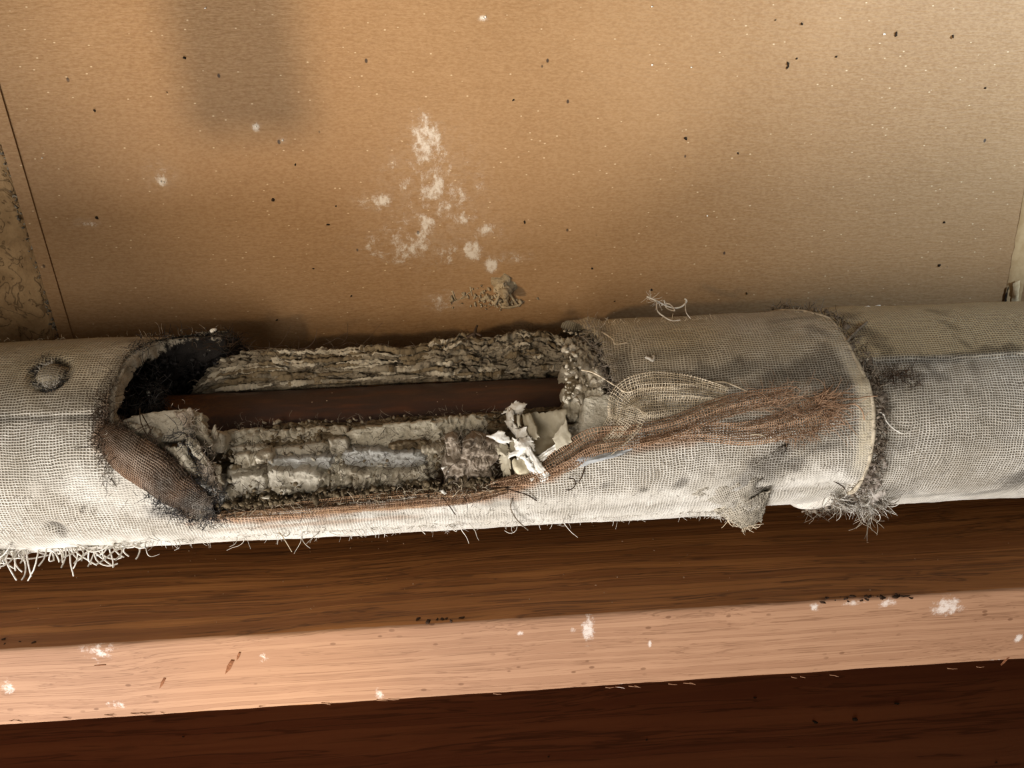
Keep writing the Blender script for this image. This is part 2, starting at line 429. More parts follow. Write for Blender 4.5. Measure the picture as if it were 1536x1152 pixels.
BOARD = mat_board(); PLASTER = mat_plaster()
DARKWOOD = mat_wood('dark_brown_timber', srgb(126, 78, 40), srgb(166, 110, 60), srgb(60, 36, 20))  # same ledge timber as the lit front; shade put into its colour
STEPWOOD = mat_wood('dark_red_brown_timber', srgb(98, 56, 36), srgb(122, 76, 48), srgb(58, 32, 20), grain=0.5, bump=0.15)
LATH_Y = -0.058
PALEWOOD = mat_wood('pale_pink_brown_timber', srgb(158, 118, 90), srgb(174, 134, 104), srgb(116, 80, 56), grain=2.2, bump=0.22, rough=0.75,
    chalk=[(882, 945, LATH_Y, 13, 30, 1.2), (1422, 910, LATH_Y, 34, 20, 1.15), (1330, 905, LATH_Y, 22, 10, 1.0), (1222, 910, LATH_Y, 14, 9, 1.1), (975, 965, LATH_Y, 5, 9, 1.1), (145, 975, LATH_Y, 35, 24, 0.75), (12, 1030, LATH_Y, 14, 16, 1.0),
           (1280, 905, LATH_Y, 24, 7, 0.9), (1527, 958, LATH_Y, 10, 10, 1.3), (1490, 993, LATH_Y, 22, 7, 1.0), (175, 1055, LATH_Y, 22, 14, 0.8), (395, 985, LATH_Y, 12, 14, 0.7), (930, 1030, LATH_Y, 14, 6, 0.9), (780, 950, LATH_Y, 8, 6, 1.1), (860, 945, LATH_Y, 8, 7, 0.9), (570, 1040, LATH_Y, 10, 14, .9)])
CLOTH = mat_cloth()
INSUL = mat_crumbly('grey_tan_insulation', srgb(92, 82, 68), srgb(166, 155, 136), srgb(204, 196, 178))
INSUL_PALE = mat_crumbly('cream_insulation', srgb(104, 96, 80), srgb(184, 175, 156), srgb(212, 205, 187), 1.2, 1.0)
INSUL_BLUE = mat_crumbly('blue_grey_insulation', srgb(108, 104, 96), srgb(166, 164, 158), srgb(190, 189, 184), 1.2, 0.9)
INSUL_SMOOTH = mat_crumbly('smooth_grey_insulation', srgb(110, 103, 90), srgb(172, 164, 148), srgb(190, 183, 168), 1.0, 0.7)
INSUL_PINK = mat_crumbly('pinkish_grey_insulation', srgb(88, 76, 64), srgb(152, 138, 122), srgb(180, 166, 150), 1.3, 1.0)
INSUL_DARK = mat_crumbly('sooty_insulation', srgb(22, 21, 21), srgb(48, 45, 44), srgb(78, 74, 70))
INSUL_BROWN = mat_crumbly('brown_fibrous_insulation', srgb(60, 50, 38), srgb(104, 90, 70), srgb(140, 126, 102))
LAYER = mat_crumbly('layered_grey_insulation', srgb(62, 56, 46), srgb(120, 110, 94), srgb(158, 148, 130), 1.3)
INSUL_SOOT = mat_crumbly('soot_blackened_insulation', srgb(110, 102, 88), srgb(172, 163, 146), srgb(204, 197, 182), soot=True)  # attribute turns the colour near black deeper into the hollow
STEEL = mat_steel()
WHITE_PAPER = mat_plain('white_paper', srgb(242, 240, 234), srgb(224, 219, 208))
TAN_PAPER = mat_plain('grey_tan_paper', srgb(188, 180, 160), srgb(166, 156, 134), 120)
THREAD = mat_plain('cotton_thread', srgb(222, 208, 184), srgb(190, 174, 148))
WTHREAD = mat_plain('white_thread', srgb(232, 228, 220), srgb(205, 198, 186))
GTHREAD = mat_plain('grey_thread', srgb(150, 138, 122), srgb(112, 102, 90))
BTHREAD = mat_plain('brown_thread', srgb(182, 150, 122), srgb(142, 110, 84))
DTHREAD = mat_plain('dark_thread', srgb(70, 54, 40), srgb(46, 36, 28))
SOOT = mat_plain('sooty_fluff', srgb(66, 64, 64), srgb(34, 33, 34))
BLACK = mat_plain('dark_speck', srgb(46, 34, 24), srgb(30, 24, 18))
# ------------------------------------------------------------------ the setting
def quad_prism(name, pts, depth, mat, parent=None, nrm=(0, 1, 0)):
    """polygon pts (front face, any order round) pushed back by depth"""
    p = np.asarray(pts, float); n = len(p); q = p + np.asarray(nrm) * depth
    f = [tuple(range(n)), tuple(range(2 * n - 1, n - 1, -1))] + [(i, i + n, (i + 1) % n + n, (i + 1) % n) for i in range(n)]
    return mesh_obj(name, np.vstack([p, q]), f, mat, parent, smooth=False)

def wall_line(p0, p1, z0=-0.30, z1=0.75):
    """extend the wall line through two pixels to the heights z0 and z1"""
    a, b = on_wall(*p0), on_wall(*p1); g = lambda z: a + (b - a) * (z - a[2]) / (b[2] - a[2])
    return g(z0), g(z1)

eL0, eL1 = wall_line((1, 207), (91, 507))         # outer edge of the board's left margin
sL0, sL1 = wall_line((18, 190), (111, 507))       # inner edge of that margin
ww = quad_prism('wall_board', [sL0, (0.9, WALL_Y, -0.30), (0.9, WALL_Y, 0.75), sL1], 0.012, BOARD)
tag(ww, 'brown fibreboard wall panel behind the pipe', kind='structure')
d = np.array([0, -0.0012, 0])
mg = quad_prism('trim_1', [eL0 + d, sL0 + d, sL1 + d, eL1 + d], 0.013, BOARD)
tag(mg, 'narrow fibreboard edge strip at the left of the panel', kind='structure')

# rough plaster left of the board, with a dark slit between
n, m_ = 150, 260
zz = np.linspace(-0.10, 0.34, m_); tt = np.linspace(0, 1, n)
edge = np.array([eL0 + (eL1 - eL0) * (z - eL0[2]) / (eL1[2] - eL0[2]) for z in zz])
pl = np.zeros((n, m_, 3))
pl[..., 2] = zz[None, :]
jag = 0.0012 + 0.0009 * noise(np.stack([zz * 0, zz * 0 + 3, zz], -1), 90) + 0.0006 * noise(np.stack([zz * 0, zz * 0 + 9, zz], -1), 300)
x1 = edge[:, 0] - jag; pl[..., 0] = x1[None, :] - (1 - tt[:, None]) * 0.20
q = pl.copy(); q[..., 1] = 0
rel = 0.0015 * fbm(q, 60, 4, 2) + 0.0007 * fbm(q, 300, 3, 5)
crk = np.exp(-(fbm(q, 45, 3, 8) / 0.035) ** 2) * 0.0016
rnd = np.clip((tt[:, None] - 0.97) / 0.03, 0, 1) ** 2 * 0.003
pl[..., 1] = WALL_Y + 0.003 - rel + crk + rnd
o = mesh_obj('wall_plaster', pl.reshape(-1, 3), grid_faces(n, m_, flip=True), PLASTER); tag(o, 'rough cracked tan plaster left of the board', kind='structure')
v, f = box_data(-1.0, 0.95, WALL_Y + 0.013, WALL_Y + 0.04, -0.5, 0.9)
o = mesh_obj('wall_backing', v, f, mat_plain('dark_backing', srgb(52, 44, 36)), smooth=False); tag(o, 'dark wall structure behind board and plaster', kind='structure')

# crumbs of grey filler along the slit
cs, ss = [], []
for k in range(90):
    z = RNG.uniform(0.02, 0.16); i = int((z + 0.10) / 0.44 * (m_ - 1))
    cs.append((edge[i, 0] - RNG.uniform(0.0005, 0.004), WALL_Y + RNG.uniform(0.0, 0.004), z)); ss.append(RNG.uniform(0.0004, 0.0013))
o = crumbs('slit_filler', cs, ss, mat_plain('grey_filler', srgb(150, 140, 122), srgb(90, 84, 76)), parent=bpy.data.objects['wall_plaster']); tag(o, kind='stuff')

# torn joint tape on the board at the right
a, b = on_wall(1513, 480), on_wall(1556, 250)
n = 200; t = np.linspace(-0.2, 5.6, n)[:, None]
sp = a + (b - a) * t; V = np.zeros((n, 9, 3)); u = np.linspace(-1, 1, 9)
for j, uu in enumerate(u):
    V[:, j] = sp; V[:, j, 0] += uu * 0.0055 + 0.0006 * noise(np.stack([sp[:, 2], sp[:, 2] * 0 + j * 5, sp[:, 2] * 0], -1), 160)
    V[:, j, 1] = WALL_Y - 0.0009 * (1 - abs(uu) ** 6) - 0.0004 * (0.5 + 0.5 * noise(np.stack([V[:, j, 0], V[:, j, 1] * 0, V[:, j, 2]], -1), 140))
o = mesh_obj('joint_tape', V.reshape(-1, 3), grid_faces(n, 9, flip=True), mat_plain('buff_paper_tape', srgb(186, 160, 122), srgb(168, 140, 102), 90), parent=ww)
o['label'] = 'buff paper tape over the board joint at the right'
def wall_sheet(name, corners, mat, parent=None, n=10, bulge=0.002):
    P = np.array([on_wall(px, py, WALL_Y - off) for px, py, off in corners])
    u, v = np.meshgrid(np.linspace(0, 1, n), np.linspace(0, 1, n), indexing='ij')
    S = (P[0] * ((1 - u) * (1 - v))[..., None] + P[1] * (u * (1 - v))[..., None] + P[2] * (u * v)[..., None] + P[3] * ((1 - u) * v)[..., None])
    S[..., 1] -= bulge * np.sin(u * math.pi) * np.sin(v * math.pi)
    S += 0.0006 * np.stack([noise(S, 400, k) for k in range(3)], -1)
    return mesh_obj(name, S.reshape(-1, 3), grid_faces(n, n), mat, parent)
wall_sheet('torn_tape_flap', [(1516, 462, .0012), (1520, 424, .003), (1530, 420, .0035), (1527, 460, .0012)], mat_plain('torn_pale_paper', srgb(226, 206, 170), srgb(200, 176, 138), 200), ww)
wall_sheet('tape_tear', [(1503, 460, .0012), (1511, 432, .0012), (1513, 430, .0012), (1508, 462, .0012)], BLACK, ww, bulge=0.0002)

# fly specks and pin holes stuck to the board
cs, ss = [], []
for px, py, s in [(1344, 50, 3), (1344, 53, 3), (1429, 54, 3.5), (1182, 97, 3), (1181, 101, 2.5), (1409, 398, 3), (1029, 208, 3), (1107, 230, 2), (1478, 132, 2.2), (410, 300, 3.2), (492, 337, 2.2), (443, 247, 2.2), (504, 309, 2),
                  (145, 327, 3), (142, 166, 2.6), (470, 403, 2), (527, 444, 2), (415, 480, 2.2), (977, 435, 2.6), (922, 452, 2), (770, 150, 2.2), (1416, 334, 2.4), (250, 138, 1.6), (277, 87, 2.4), (787, 333, 3), (1120, 440, 2.4), (888, 403, 2), (1254, 85, 2), (1163, 30, 1.6), (1203, 36, 3), (1195, 88, 2)]:
    cs.append(on_wall(px, py, WALL_Y - 0.0003)); ss.append(s * 0.00036)
o = crumbs('board_specks', cs, ss, BLACK, parent=ww); tag(o, kind='stuff')
cs = [on_wall(px, py, WALL_Y - 0.0004) for px, py in [(978, 10), (978, 97), (1037, 101), (1326, 51), (1061, 324), (725, 27), (384, 190), (241, 272), (246, 274), (424, 210), (308, 12), (63, 237), (728, 25)]]
o = crumbs('board_chips', cs, [0.0006] * len(cs), WHITE_PAPER, parent=ww); tag(o, kind='stuff')

# ledge timber: shaded top and lit front partly painted into its two colours
LZ, LB = -0.085, -0.1372
prof = [(WALL_Y, LZ), (0.02, LZ), (LATH_Y + 0.004, LZ), (LATH_Y + 0.0012, LZ - 0.0002), (LATH_Y + 0.0003, LZ - 0.0011), (LATH_Y, LZ - 0.0035), (LATH_Y, -0.111), (LATH_Y, LB + 0.003), (LATH_Y + 0.0004, LB + 0.0008), (LATH_Y + 0.0015, LB), (0.02, LB), (WALL_Y, LB)]
xs = np.linspace(-0.75, 0.75, 500); P = np.zeros((500, len(prof), 3))
for j, (yy, z) in enumerate(prof):
    P[:, j, 0] = xs; w = 1.0 if 2 <= j <= 9 else 0
    q = np.stack([xs, xs * 0 + j * 0.02, xs * 0], -1)
    P[:, j, 1] = yy + w * 0.0003 * fbm(q, 30, 4, 4); P[:, j, 2] = z + w * 0.00045 * fbm(q, 24, 5, 9) - (0.0012 * np.clip(noise(q, 60, 3) - .45, 0, 1) if j in (3, 4) else 0)
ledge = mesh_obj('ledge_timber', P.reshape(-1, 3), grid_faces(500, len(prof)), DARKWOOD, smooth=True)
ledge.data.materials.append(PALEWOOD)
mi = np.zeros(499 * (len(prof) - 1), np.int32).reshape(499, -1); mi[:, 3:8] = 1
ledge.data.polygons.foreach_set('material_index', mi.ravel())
tag(ledge, 'long timber ledge below the pipe, dark on top with a pale pinkish front face', 'ledge')
# small splinter dents on the front face
def dent(px, py, ang, L, wd):
    p = on_wall(px, py, LATH_Y - 0.0003); c, s = math.cos(ang), math.sin(ang)
    pts = [(-L, -wd * .2), (-L * .2, -wd), (L, -wd * .6), (L * .9, wd * .7), (0, wd * .8)]
    P = [p + np.array([a * c - b * s, 0, a * s + b * c]) for a, b in pts]
    quad_prism('splinter', P, 0.0008, mat_dent, ledge)
mat_dent = mat_plain('bruised_timber', srgb(150, 100, 70), srgb(110, 70, 46), 500)
dent(343, 1001, 1.0, 0.0055, 0.0013); dent(243, 1025, 1.0, 0.0042, 0.0009); dent(150, 998, 0.0, 0.003, 0.0003); dent(357, 985, 1.1, 0.003, 0.0007); dent(1508, 992, 1.1, 0.0035, 0.0005)
cs, ss = [], []
for k in range(40):
    px = RNG.choice([RNG.uniform(1230, 1370), RNG.uniform(610, 700), RNG.uniform(0, 60)], p=[.7, .2, .1]); py = 968 - 0.0508 * px - RNG.uniform(1, 9)
    cs.append(on_level(px, py, LZ + 0.0004)); ss.append(RNG.uniform(0.0003, 0.0012))
o = crumbs('edge_dirt', cs, ss, mat_plain('black_dirt', srgb(62, 44, 32)), ledge, stretch=1.6); tag(o, kind='stuff')
cs, ss = [], []
for k in range(60):
    px = RNG.uniform(0, 1536); py = RNG.uniform(800, 925) - 0.05 * px + 30; cs.append(on_level(px, py, LZ + 0.0003)); ss.append(RNG.uniform(0.0002, 0.0006))
o = crumbs('ledge_dust', cs, ss, mat_plain('pale_dust', srgb(180, 150, 120)), ledge); tag(o, kind='stuff')
# splintered lower arris
pth = []
for k in range(26):
    px = RNG.uniform(0, 1536); py = 1081 - 0.0553 * px; p = on_wall(px, py, LATH_Y); L = RNG.uniform(0.002, 0.007)
    pth.append(([p, p + [L * .5, -0.0004, -0.0003], p + [L, -0.0006, RNG.uniform(-0.0015, 0.0004)]], 0.0003, 0.0001))
tubes('arris_splinters', pth, PALEWOOD, ledge); tag(bpy.data.objects['arris_splinters'], kind='stuff')

# lower step: its top fills the bottom of the picture
v, f = box_data(-0.8, 0.8, -0.10, WALL_Y + 0.013, -0.26, -0.222)
lower = mesh_obj('lower_board', v, f, STEPWOOD, smooth=False); tag(lower, 'dark red-brown board lying below the ledge', 'board')
cs = [on_level(px, py, -0.2216) for px, py in [(1222, 1083), (1283, 1080), (1345, 1055), (1132, 1047), (275, 1105), (823, 1135), (1494, 1144), (970, 1110)]]
o = crumbs('board_flecks', cs, [0.0014, 0.0016, 0.0018, 0.0007, 0.0007, 0.0009, 0.0009, .0008], BLACK, lower, stretch=2.0, flat=0.4); tag(o, kind='stuff')

# strap shape added out of view, just to cast the soft shadow on the board
hl = bpy.data.objects['hand_lamp'].location
a = on_wall(375, 205); b = a + (np.array(hl) - a) * 0.36
v, f = box_data(-0.021, 0.021, -0.002, 0.002, 0.0, 0.55)
st = mesh_obj('hanging_strap', np.array(v) + b, f, STEEL, smooth=False); tag(st, 'steel hanger strap above the left end of the pipe', 'strap')
for k in range(4):
    vv, ff = tubes_data([([b + [0, -0.006, 0.05 + k * 0.1], b + [0, 0.006, 0.05 + k * 0.1]], 0.006, 0.006)], 12); mesh_obj('rivet', vv, ff, STEEL, st)

# ------------------------------------------------------------------ steel pipe
xs = np.linspace(-0.72, 0.72, 260); al = np.linspace(0, 2 * math.pi, 65)
X, A = np.meshgrid(xs, al, indexing='ij')
q = cyl(X, A, RP); R = RP + 0.0002 * fbm(q, 120, 3, 3)
V = cyl(X, A, R)
steel = mesh_obj('steel_pipe', V.reshape(-1, 3), grid_faces(260, 65), STEEL)
tag(steel, 'bare dark rusty steel pipe showing inside the torn wrapping', 'pipe')

# ------------------------------------------------------------------ cloth jackets
def in_poly(x, y, poly):
    poly = np.asarray(poly); inside = np.zeros(x.shape, bool); j = len(poly) - 1
    for i in range(len(poly)):
        xi, yi = poly[i]; xj, yj = poly[j]
        c = ((yi > y) != (yj > y)) & (x < (xj - xi) * (y - yi) / (yj - yi + 1e-15) + xi)
        inside ^= c; j = i
    return inside

def blob(X, A, r, lst, warp=0.6, seed=0):
    """soft dirt patches: (px, py, rx_px, ry_px, tilt, strength) placed on the surface"""
    out = np.zeros(X.shape); q = np.stack([X, A * r, X * 0], -1)
    wv = 1 + warp * fbm(q, 90, 4, seed + 1); Y = A * r
    for px, py, rx, ry, ti, s in lst:
        x0, a0 = xa(px, py, r); dx, dy = X - x0, Y - a0 * r
        c, sn = math.cos(ti), math.sin(ti)
        u = (dx * c + dy * sn) / (rx * PX); v = (-dx * sn + dy * c) / (ry * PX)
        out = np.maximum(out, s * sstep(np.sqrt(u * u + v * v) * wv, 1.25, 0.25))
    return np.clip(out, 0, 1)

def px_edge(lst, r=RO):
    """pixel points (or ('a', px, alpha_deg)) -> list of (x, alpha)"""
    out = []
    for p in lst:
        if p[0] == 'a': out.append((xa(p[1], 640, r)[0], math.radians(p[2])))
        else: out.append(xa(p[0], p[1], r))
    return out

HOLE = px_edge([('a', 306, 150), ('a', 296, 112), ('a', 282, 88), (262, 506), (232, 511), (205, 524), (184, 545), (171, 572), (165, 600), (162, 628), (158, 650), (172, 680), (205, 712), (250, 744), (300, 768),
                (345, 773), (400, 766), (470, 759), (560, 751), (640, 743), (700, 739), (760, 731), (815, 706), (860, 683), (895, 655), (918, 625), (927, 596), (914, 566), (905, 540), (897, 515), ('a', 880, 74), ('a', 872, 100), ('a', 870, 150)])
HX = np.array(HOLE)

# ---- main jacket, from the left past the hole to the collar
xs = np.concatenate([np.linspace(-0.70, -0.31, 30, endpoint=False), np.arange(-0.31, 0.225, 0.00085)])
al = np.linspace(math.radians(-170), math.radians(190), 400)
X, A = np.meshgrid(xs, al, indexing='ij')
q = np.stack([X, A * RO, X * 0], -1)
q3 = cyl(X, A, RO)
Xn = X + 0.0012 * noise(q, 140, 5) + 0.0006 * noise(q, 420, 6)
An = A + (0.0012 * noise(q, 140, 8) + 0.0006 * noise(q, 420, 9)) / RO
# collar edge (right end)
ce = px_edge([('a', 1236, 150), ('a', 1236, 90), (1246, 480), (1262, 502), (1284, 540), (1303, 575), (1311, 610), (1311, 650), (1305, 690), (1290, 725), (1274, 745), ('a', 1262, -88), ('a', 1255, -150)])
ce = np.array(ce)[::-1]; cX = np.interp(A, ce[:, 1], ce[:, 0])
COLLAR = ce
R = RO + 0.0005 * fbm(q3, 26, 3, 1) + 0.00022 * fbm(q3, 120, 3, 2)
# seam on the left part
sx, sa = xa(70, 622); R += 0.0008 * sstep(A - (sa + 0.02 * noise(q, 30, 3)), -0.012, 0.012) * sstep(X, xa(200, 620)[0], xa(150, 620)[0])
# flare where the jacket was torn open, dent under the torn-back part near the collar
R += 0.0022 * sstep(X, xa(215, 600)[0], xa(285, 600)[0]) * sstep(A, 0.5, 1.3) * sstep(X, xa(420, 600)[0], xa(300, 600)[0])
x115, x128 = xa(1165, 700)[0], xa(1275, 700)[0]
dent_ = sstep(X, xa(1115, 700)[0], xa(1185, 700)[0]) * sstep(A, math.radians(-38), math.radians(-52))
R -= 0.0036 * dent_
R += 0.0012 * sstep(X, xa(1180, 600)[0], xa(1290, 600)[0]) * (1 - dent_)
# pulled folds running from the hole along the sleeve
fx, fa = xa(1000, 590)
R += 0.0009 * np.exp(-((A - fa - 0.05 * noise(q, 12, 4)) / 0.05) ** 2) * sstep(X, xa(900, 600)[0], xa(960, 600)[0])
R += 0.0014 * np.exp(-((X - xa(905, 540)[0] - 0.002 * noise(q, 60, 4)) / 0.0035) ** 2) * sstep(A, 0.1, 0.3)
R -= 0.0010 * np.exp(-((X - xa(926, 540)[0] - 0.002 * noise(q, 60, 4)) / 0.003) ** 2) * sstep(A, 0.1, 0.3)
# pitted patch on the left
bx, ba = xa(76, 560); dd = np.hypot((X - bx), (A - ba) * RO)
R -= 0.0030 * np.exp(-((dd - 0.0085) / 0.0022) ** 2) * (1 + .6 * noise(q, 120, 3)); R += 0.0016 * sstep(dd, 0.008, 0.002)
bx2, ba2 = xa(82, 790); dd2 = np.hypot((X - bx2), (A - ba2) * RO); R -= 0.002 * sstep(dd2, 0.006, 0.001)
V = cyl(X, A, R)
hole = in_poly(Xn, An, HX)
keepv = (~hole) & (X + 0.0005 * noise(q, 500, 3) < cX)
keep = keepv[:-1, :-1] & keepv[1:, :-1] & keepv[1:, 1:] & keepv[:-1, 1:]
white = np.clip(sstep(A, math.radians(-48), math.radians(-66)) + 0.0, 0, 1) * np.clip(0.85 + 0.6 * fbm(q, 45, 3, 4), 0, 1)
white = np.maximum(white, blob(X, A, RO, [(200, 740, 150, 34, -0.2, .7), (1225, 725, 70, 30, 0, 1.0), (1080, 730, 60, 40, 0, .5), (750, 760, 200, 20, 0, .8), (75, 568, 16, 20, 0, .8), (1000, 745, 260, 20, 0, .8)], 0.5, 2))
stain = blob(X, A, RO, [(70, 552, 34, 26, 0.2, .62), (76, 560, 24, 28, 0.3, .75), (30, 628, 90, 7, 0, .75), (130, 626, 60, 7, 0, .85), (120, 600, 70, 22, 0, .45), (85, 790, 17, 10, -.5, .9), (90, 797, 8, 14, -.3, .8),
     (150, 632, 14, 30, 0, .85), (170, 560, 10, 60, -0.3, .6), (215, 512, 40, 12, 0.3, .6), (270, 770, 40, 14, -0.2, .9), (330, 776, 45, 9, 0, .85),
     (935, 545, 12, 36, 0, .75), (1080, 560, 120, 16, 0.12, .66), (1200, 560, 90, 24, 0.1, .85), (1240, 545, 36, 30, -0.4, .75), (1260, 570, 26, 18, 0, .8), (1120, 548, 60, 10, .2, .5), (1230, 500, 26, 10, -0.7, .55), (1190, 480, 60, 8, 0.1, .5),
     (1160, 690, 50, 22, 0.7, .8), (1120, 725, 26, 30, 0.9, .8), (1190, 665, 60, 16, 0.2, .6), (1240, 668, 34, 12, 0.2, .75), (1275, 640, 20, 16, .3, .6), (1185, 695, 20, 14, .2, .75), (1255, 650, 40, 14, .2, .6), (960, 672, 40, 8, .1, .5),
     (1060, 655, 200, 12, .1, .4), (905, 730, 10, 8, 0, .5), (560, 772, 60, 6, 0, .3), (985, 505, 60, 14, 0, .25), (1000, 530, 70, 14, 0.1, .4), (1150, 715, 26, 14, .3, .6), (965, 735, 9, 7, 0, .7), (1022, 725, 9, 7, 0, .6), (740, 757, 26, 9, 0, .45)], 0.7, 6)
stain = stain * .85
stain = np.maximum(stain, 0.22 * sstep(fbm(q, 30, 4, 12), 0.1, 0.7) * (A > 0))
brown = blob(X, A, RO, [(420, 777, 110, 10, 0.03, .9), (340, 770, 50, 18, -0.1, .8), (520, 764, 90, 10, 0.05, .95), (620, 756, 90, 11, 0.08, .95), (700, 750, 80, 11, 0.08, .9), (480, 785, 160, 7, 0.04, .45), (780, 730, 40, 10, .4, .9), (840, 704, 40, 10, .5, .9), (890, 672, 30, 10, .5, .85), (920, 650, 60, 14, .3, .7), (1000, 665, 70, 10, .1, .55), (150, 655, 14, 30, 0, .7), (160, 610, 8, 30, 0, .5), (1150, 640, 60, 14, .2, .3)], 0.5, 9)
tan = np.clip(sstep(A, math.radians(5), math.radians(55)), 0, 1) * np.clip(0.6 + 0.6 * fbm(q, 14, 3, 14), 0, 1)
hemz = sstep(cX - X, .0105, .006) * sstep(A, math.radians(-44), math.radians(-20)) * sstep(A, math.radians(48), math.radians(10))
white = np.maximum(white, hemz * .9); tan = np.maximum(tan, hemz * .75); stain = stain * (1 - hemz)
f = grid_faces(*X.shape, keep=keep)
v, f, (uv0, s_, b_, w_, t_) = compact(V.reshape(-1, 3), f, np.stack([X, A * RO], -1).reshape(-1, 2), stain.ravel(), brown.ravel(), white.ravel(), tan.ravel())
wrap = empty('wrapped_insulation'); tag(wrap, 'long cloth-wrapped pipe lagging torn open in the middle to show the pipe', 'pipe insulation')
jacket = mesh_obj('cloth_jacket', v, f, CLOTH, wrap, uv=uv0, attrs=dict(stain=s_, brown=b_, white=w_, tan=t_))

# ---- second length of wrapped lagging beyond the collar
R2 = RO - 0.0008
xs = np.concatenate([np.arange(xa(1205, 600)[0], 0.31, 0.00085), np.linspace(0.311, 0.70, 30)])
X, A = np.meshgrid(xs, al, indexing='ij'); q = np.stack([X, A * RO, X * 0], -1); q3 = cyl(X, A, RO)
sx, sa = xa(1325, 541); sx2, sa2 = xa(1530, 531); seam = sa + (sa2 - sa) * (X - sx) / (sx2 - sx) + 0.012 * noise(q, 40, 2)
R = R2 + 0.0005 * fbm(q3, 24, 3, 21) + 0.0002 * fbm(q3, 120, 3, 22) + 0.0014 * sstep(A - seam, -0.010, 0.012)
R += 0.0011 * np.exp(-((X - xa(1352, 600)[0]) / 0.012) ** 2)
cX2 = np.interp(A, COLLAR[:, 1], COLLAR[:, 0]); R -= 0.0075 * sstep(X, cX2 + 0.0005, cX2 - 0.008)
V = cyl(X, A, R)
stain = blob(X, A, R2, [(1420, 537, 130, 9, 0.07, .85), (1340, 545, 60, 12, 0.05, .75), (1402, 472, 20, 9, -.8, .45), (1424, 492, 24, 8, -.9, .5), (1446, 518, 22, 8, -1.0, .6), (1460, 548, 10, 14, 0, .5), (1330, 570, 30, 24, 0, .85), (1322, 610, 14, 50, 0, .8), (1325, 690, 20, 50, 0, .6), (1360, 565, 50, 8, -.1, .7),
     (1528, 720, 30, 26, .3, .85), (1480, 738, 60, 8, .2, .6), (1400, 742, 60, 6, .1, .5), (1330, 735, 40, 20, 0, .6), (1295, 500, 14, 40, .6, .8), (1275, 480, 20, 20, 0, .7), (1400, 600, 60, 40, 0, .18), (1500, 610, 70, 50, 0, .12), (1396, 603, 3, 3, 0, 1), (1410, 612, 3, 3, 0, 1), (1440, 655, 70, 20, 0, .15)], 0.7, 6)
stain = stain * .85
white = np.clip(sstep(A, math.radians(-50), math.radians(-66)), 0, 1) * np.clip(0.8 + .6 * fbm(q, 45, 3, 4), 0, 1)
tan = sstep(A - seam, -0.02, 0.05)
f = grid_faces(*X.shape)
wrap2 = empty('wrapped_insulation', (0, 0, 0)); tag(wrap2, 'shorter cloth-wrapped lagging at the right with a dark horizontal seam', 'pipe insulation')
jacket2 = mesh_obj('cloth_jacket', V.reshape(-1, 3), f, CLOTH, wrap2, uv=np.stack([X, A * RO], -1).reshape(-1, 2), attrs=dict(stain=stain, brown=stain * 0, white=white, tan=tan))
# ------------------------------------------------------------------ generic pieces for the torn part
def block(name, px, py, hw, hh, r, h, mat, parent, tilt=0.0, amp=0.0006, crack=0.0, p=0.78, n=None, seed=None, lean=0.0, rag=0.10):
    """broken lump on the curve of the lagging: pixel centre and half sizes, outer radius, height"""
    seed = RNG.uniform(0, 50) if seed is None else seed
    x0, a0 = xa(px, py, r); dx, da = hw * PX * 1.04, hh * PX / (r * max(0.45, math.cos(a0)))
    nx = n or int(np.clip(hw * 2 / 1.7, 14, 90)); ny = int(np.clip(hh * 2 / 1.5, 12, 60))
    u, v = np.meshgrid(np.linspace(-1, 1, nx), np.linspace(-1, 1, ny), indexing='ij')
    q = np.stack([u * dx, v * da * r, u * 0], -1)
    # superellipse corners, ragged outline
    k = (np.abs(u) ** 5 + np.abs(v) ** 5 + 1e-9) ** (1 / 5.0); e = np.maximum(np.abs(u), np.abs(v)); sc = np.where(k > 0, e / np.maximum(k, 1e-6), 1)
    rg = 1 + rag * fbm(q, 140, 3, seed) + rag * 0.6 * noise(q, 500, seed + 2)
    uu, vv = u * sc * rg, v * sc * rg
    xx, aa = uu * dx, vv * da
    c, s = math.cos(tilt), math.sin(tilt)
    xr = xx * c - aa * r * s; ar = (xx * s + aa * r * c) / r
    drop = np.clip((e - p) / (1 - p), 0, 1) ** 2.0
    hgt = amp * .6 * fbm(q, 560, 3, seed + 6) + amp * fbm(q, 220, 4, seed + 4) + amp * 1.2 * noise(q, 70, seed + 7) + lean * v * 0.001
    if amp > .001: hgt = hgt + amp * 1.1 * (.35 - 2.0 * np.abs(noise(q * [1, .5, 1], 420, seed + 11)) + .3 - 1.0 * np.abs(noise(q, 170, seed + 15)))
    if crack:
        hgt = hgt - crack * np.exp(-(fbm(q, 110, 3, seed + 9) / 0.05) ** 2)
    R = r + hgt - h * drop
    return mesh_obj(name, cyl(x0 + xr, a0 + ar, R).reshape(-1, 3), grid_faces(nx, ny, flip=False), mat, parent)

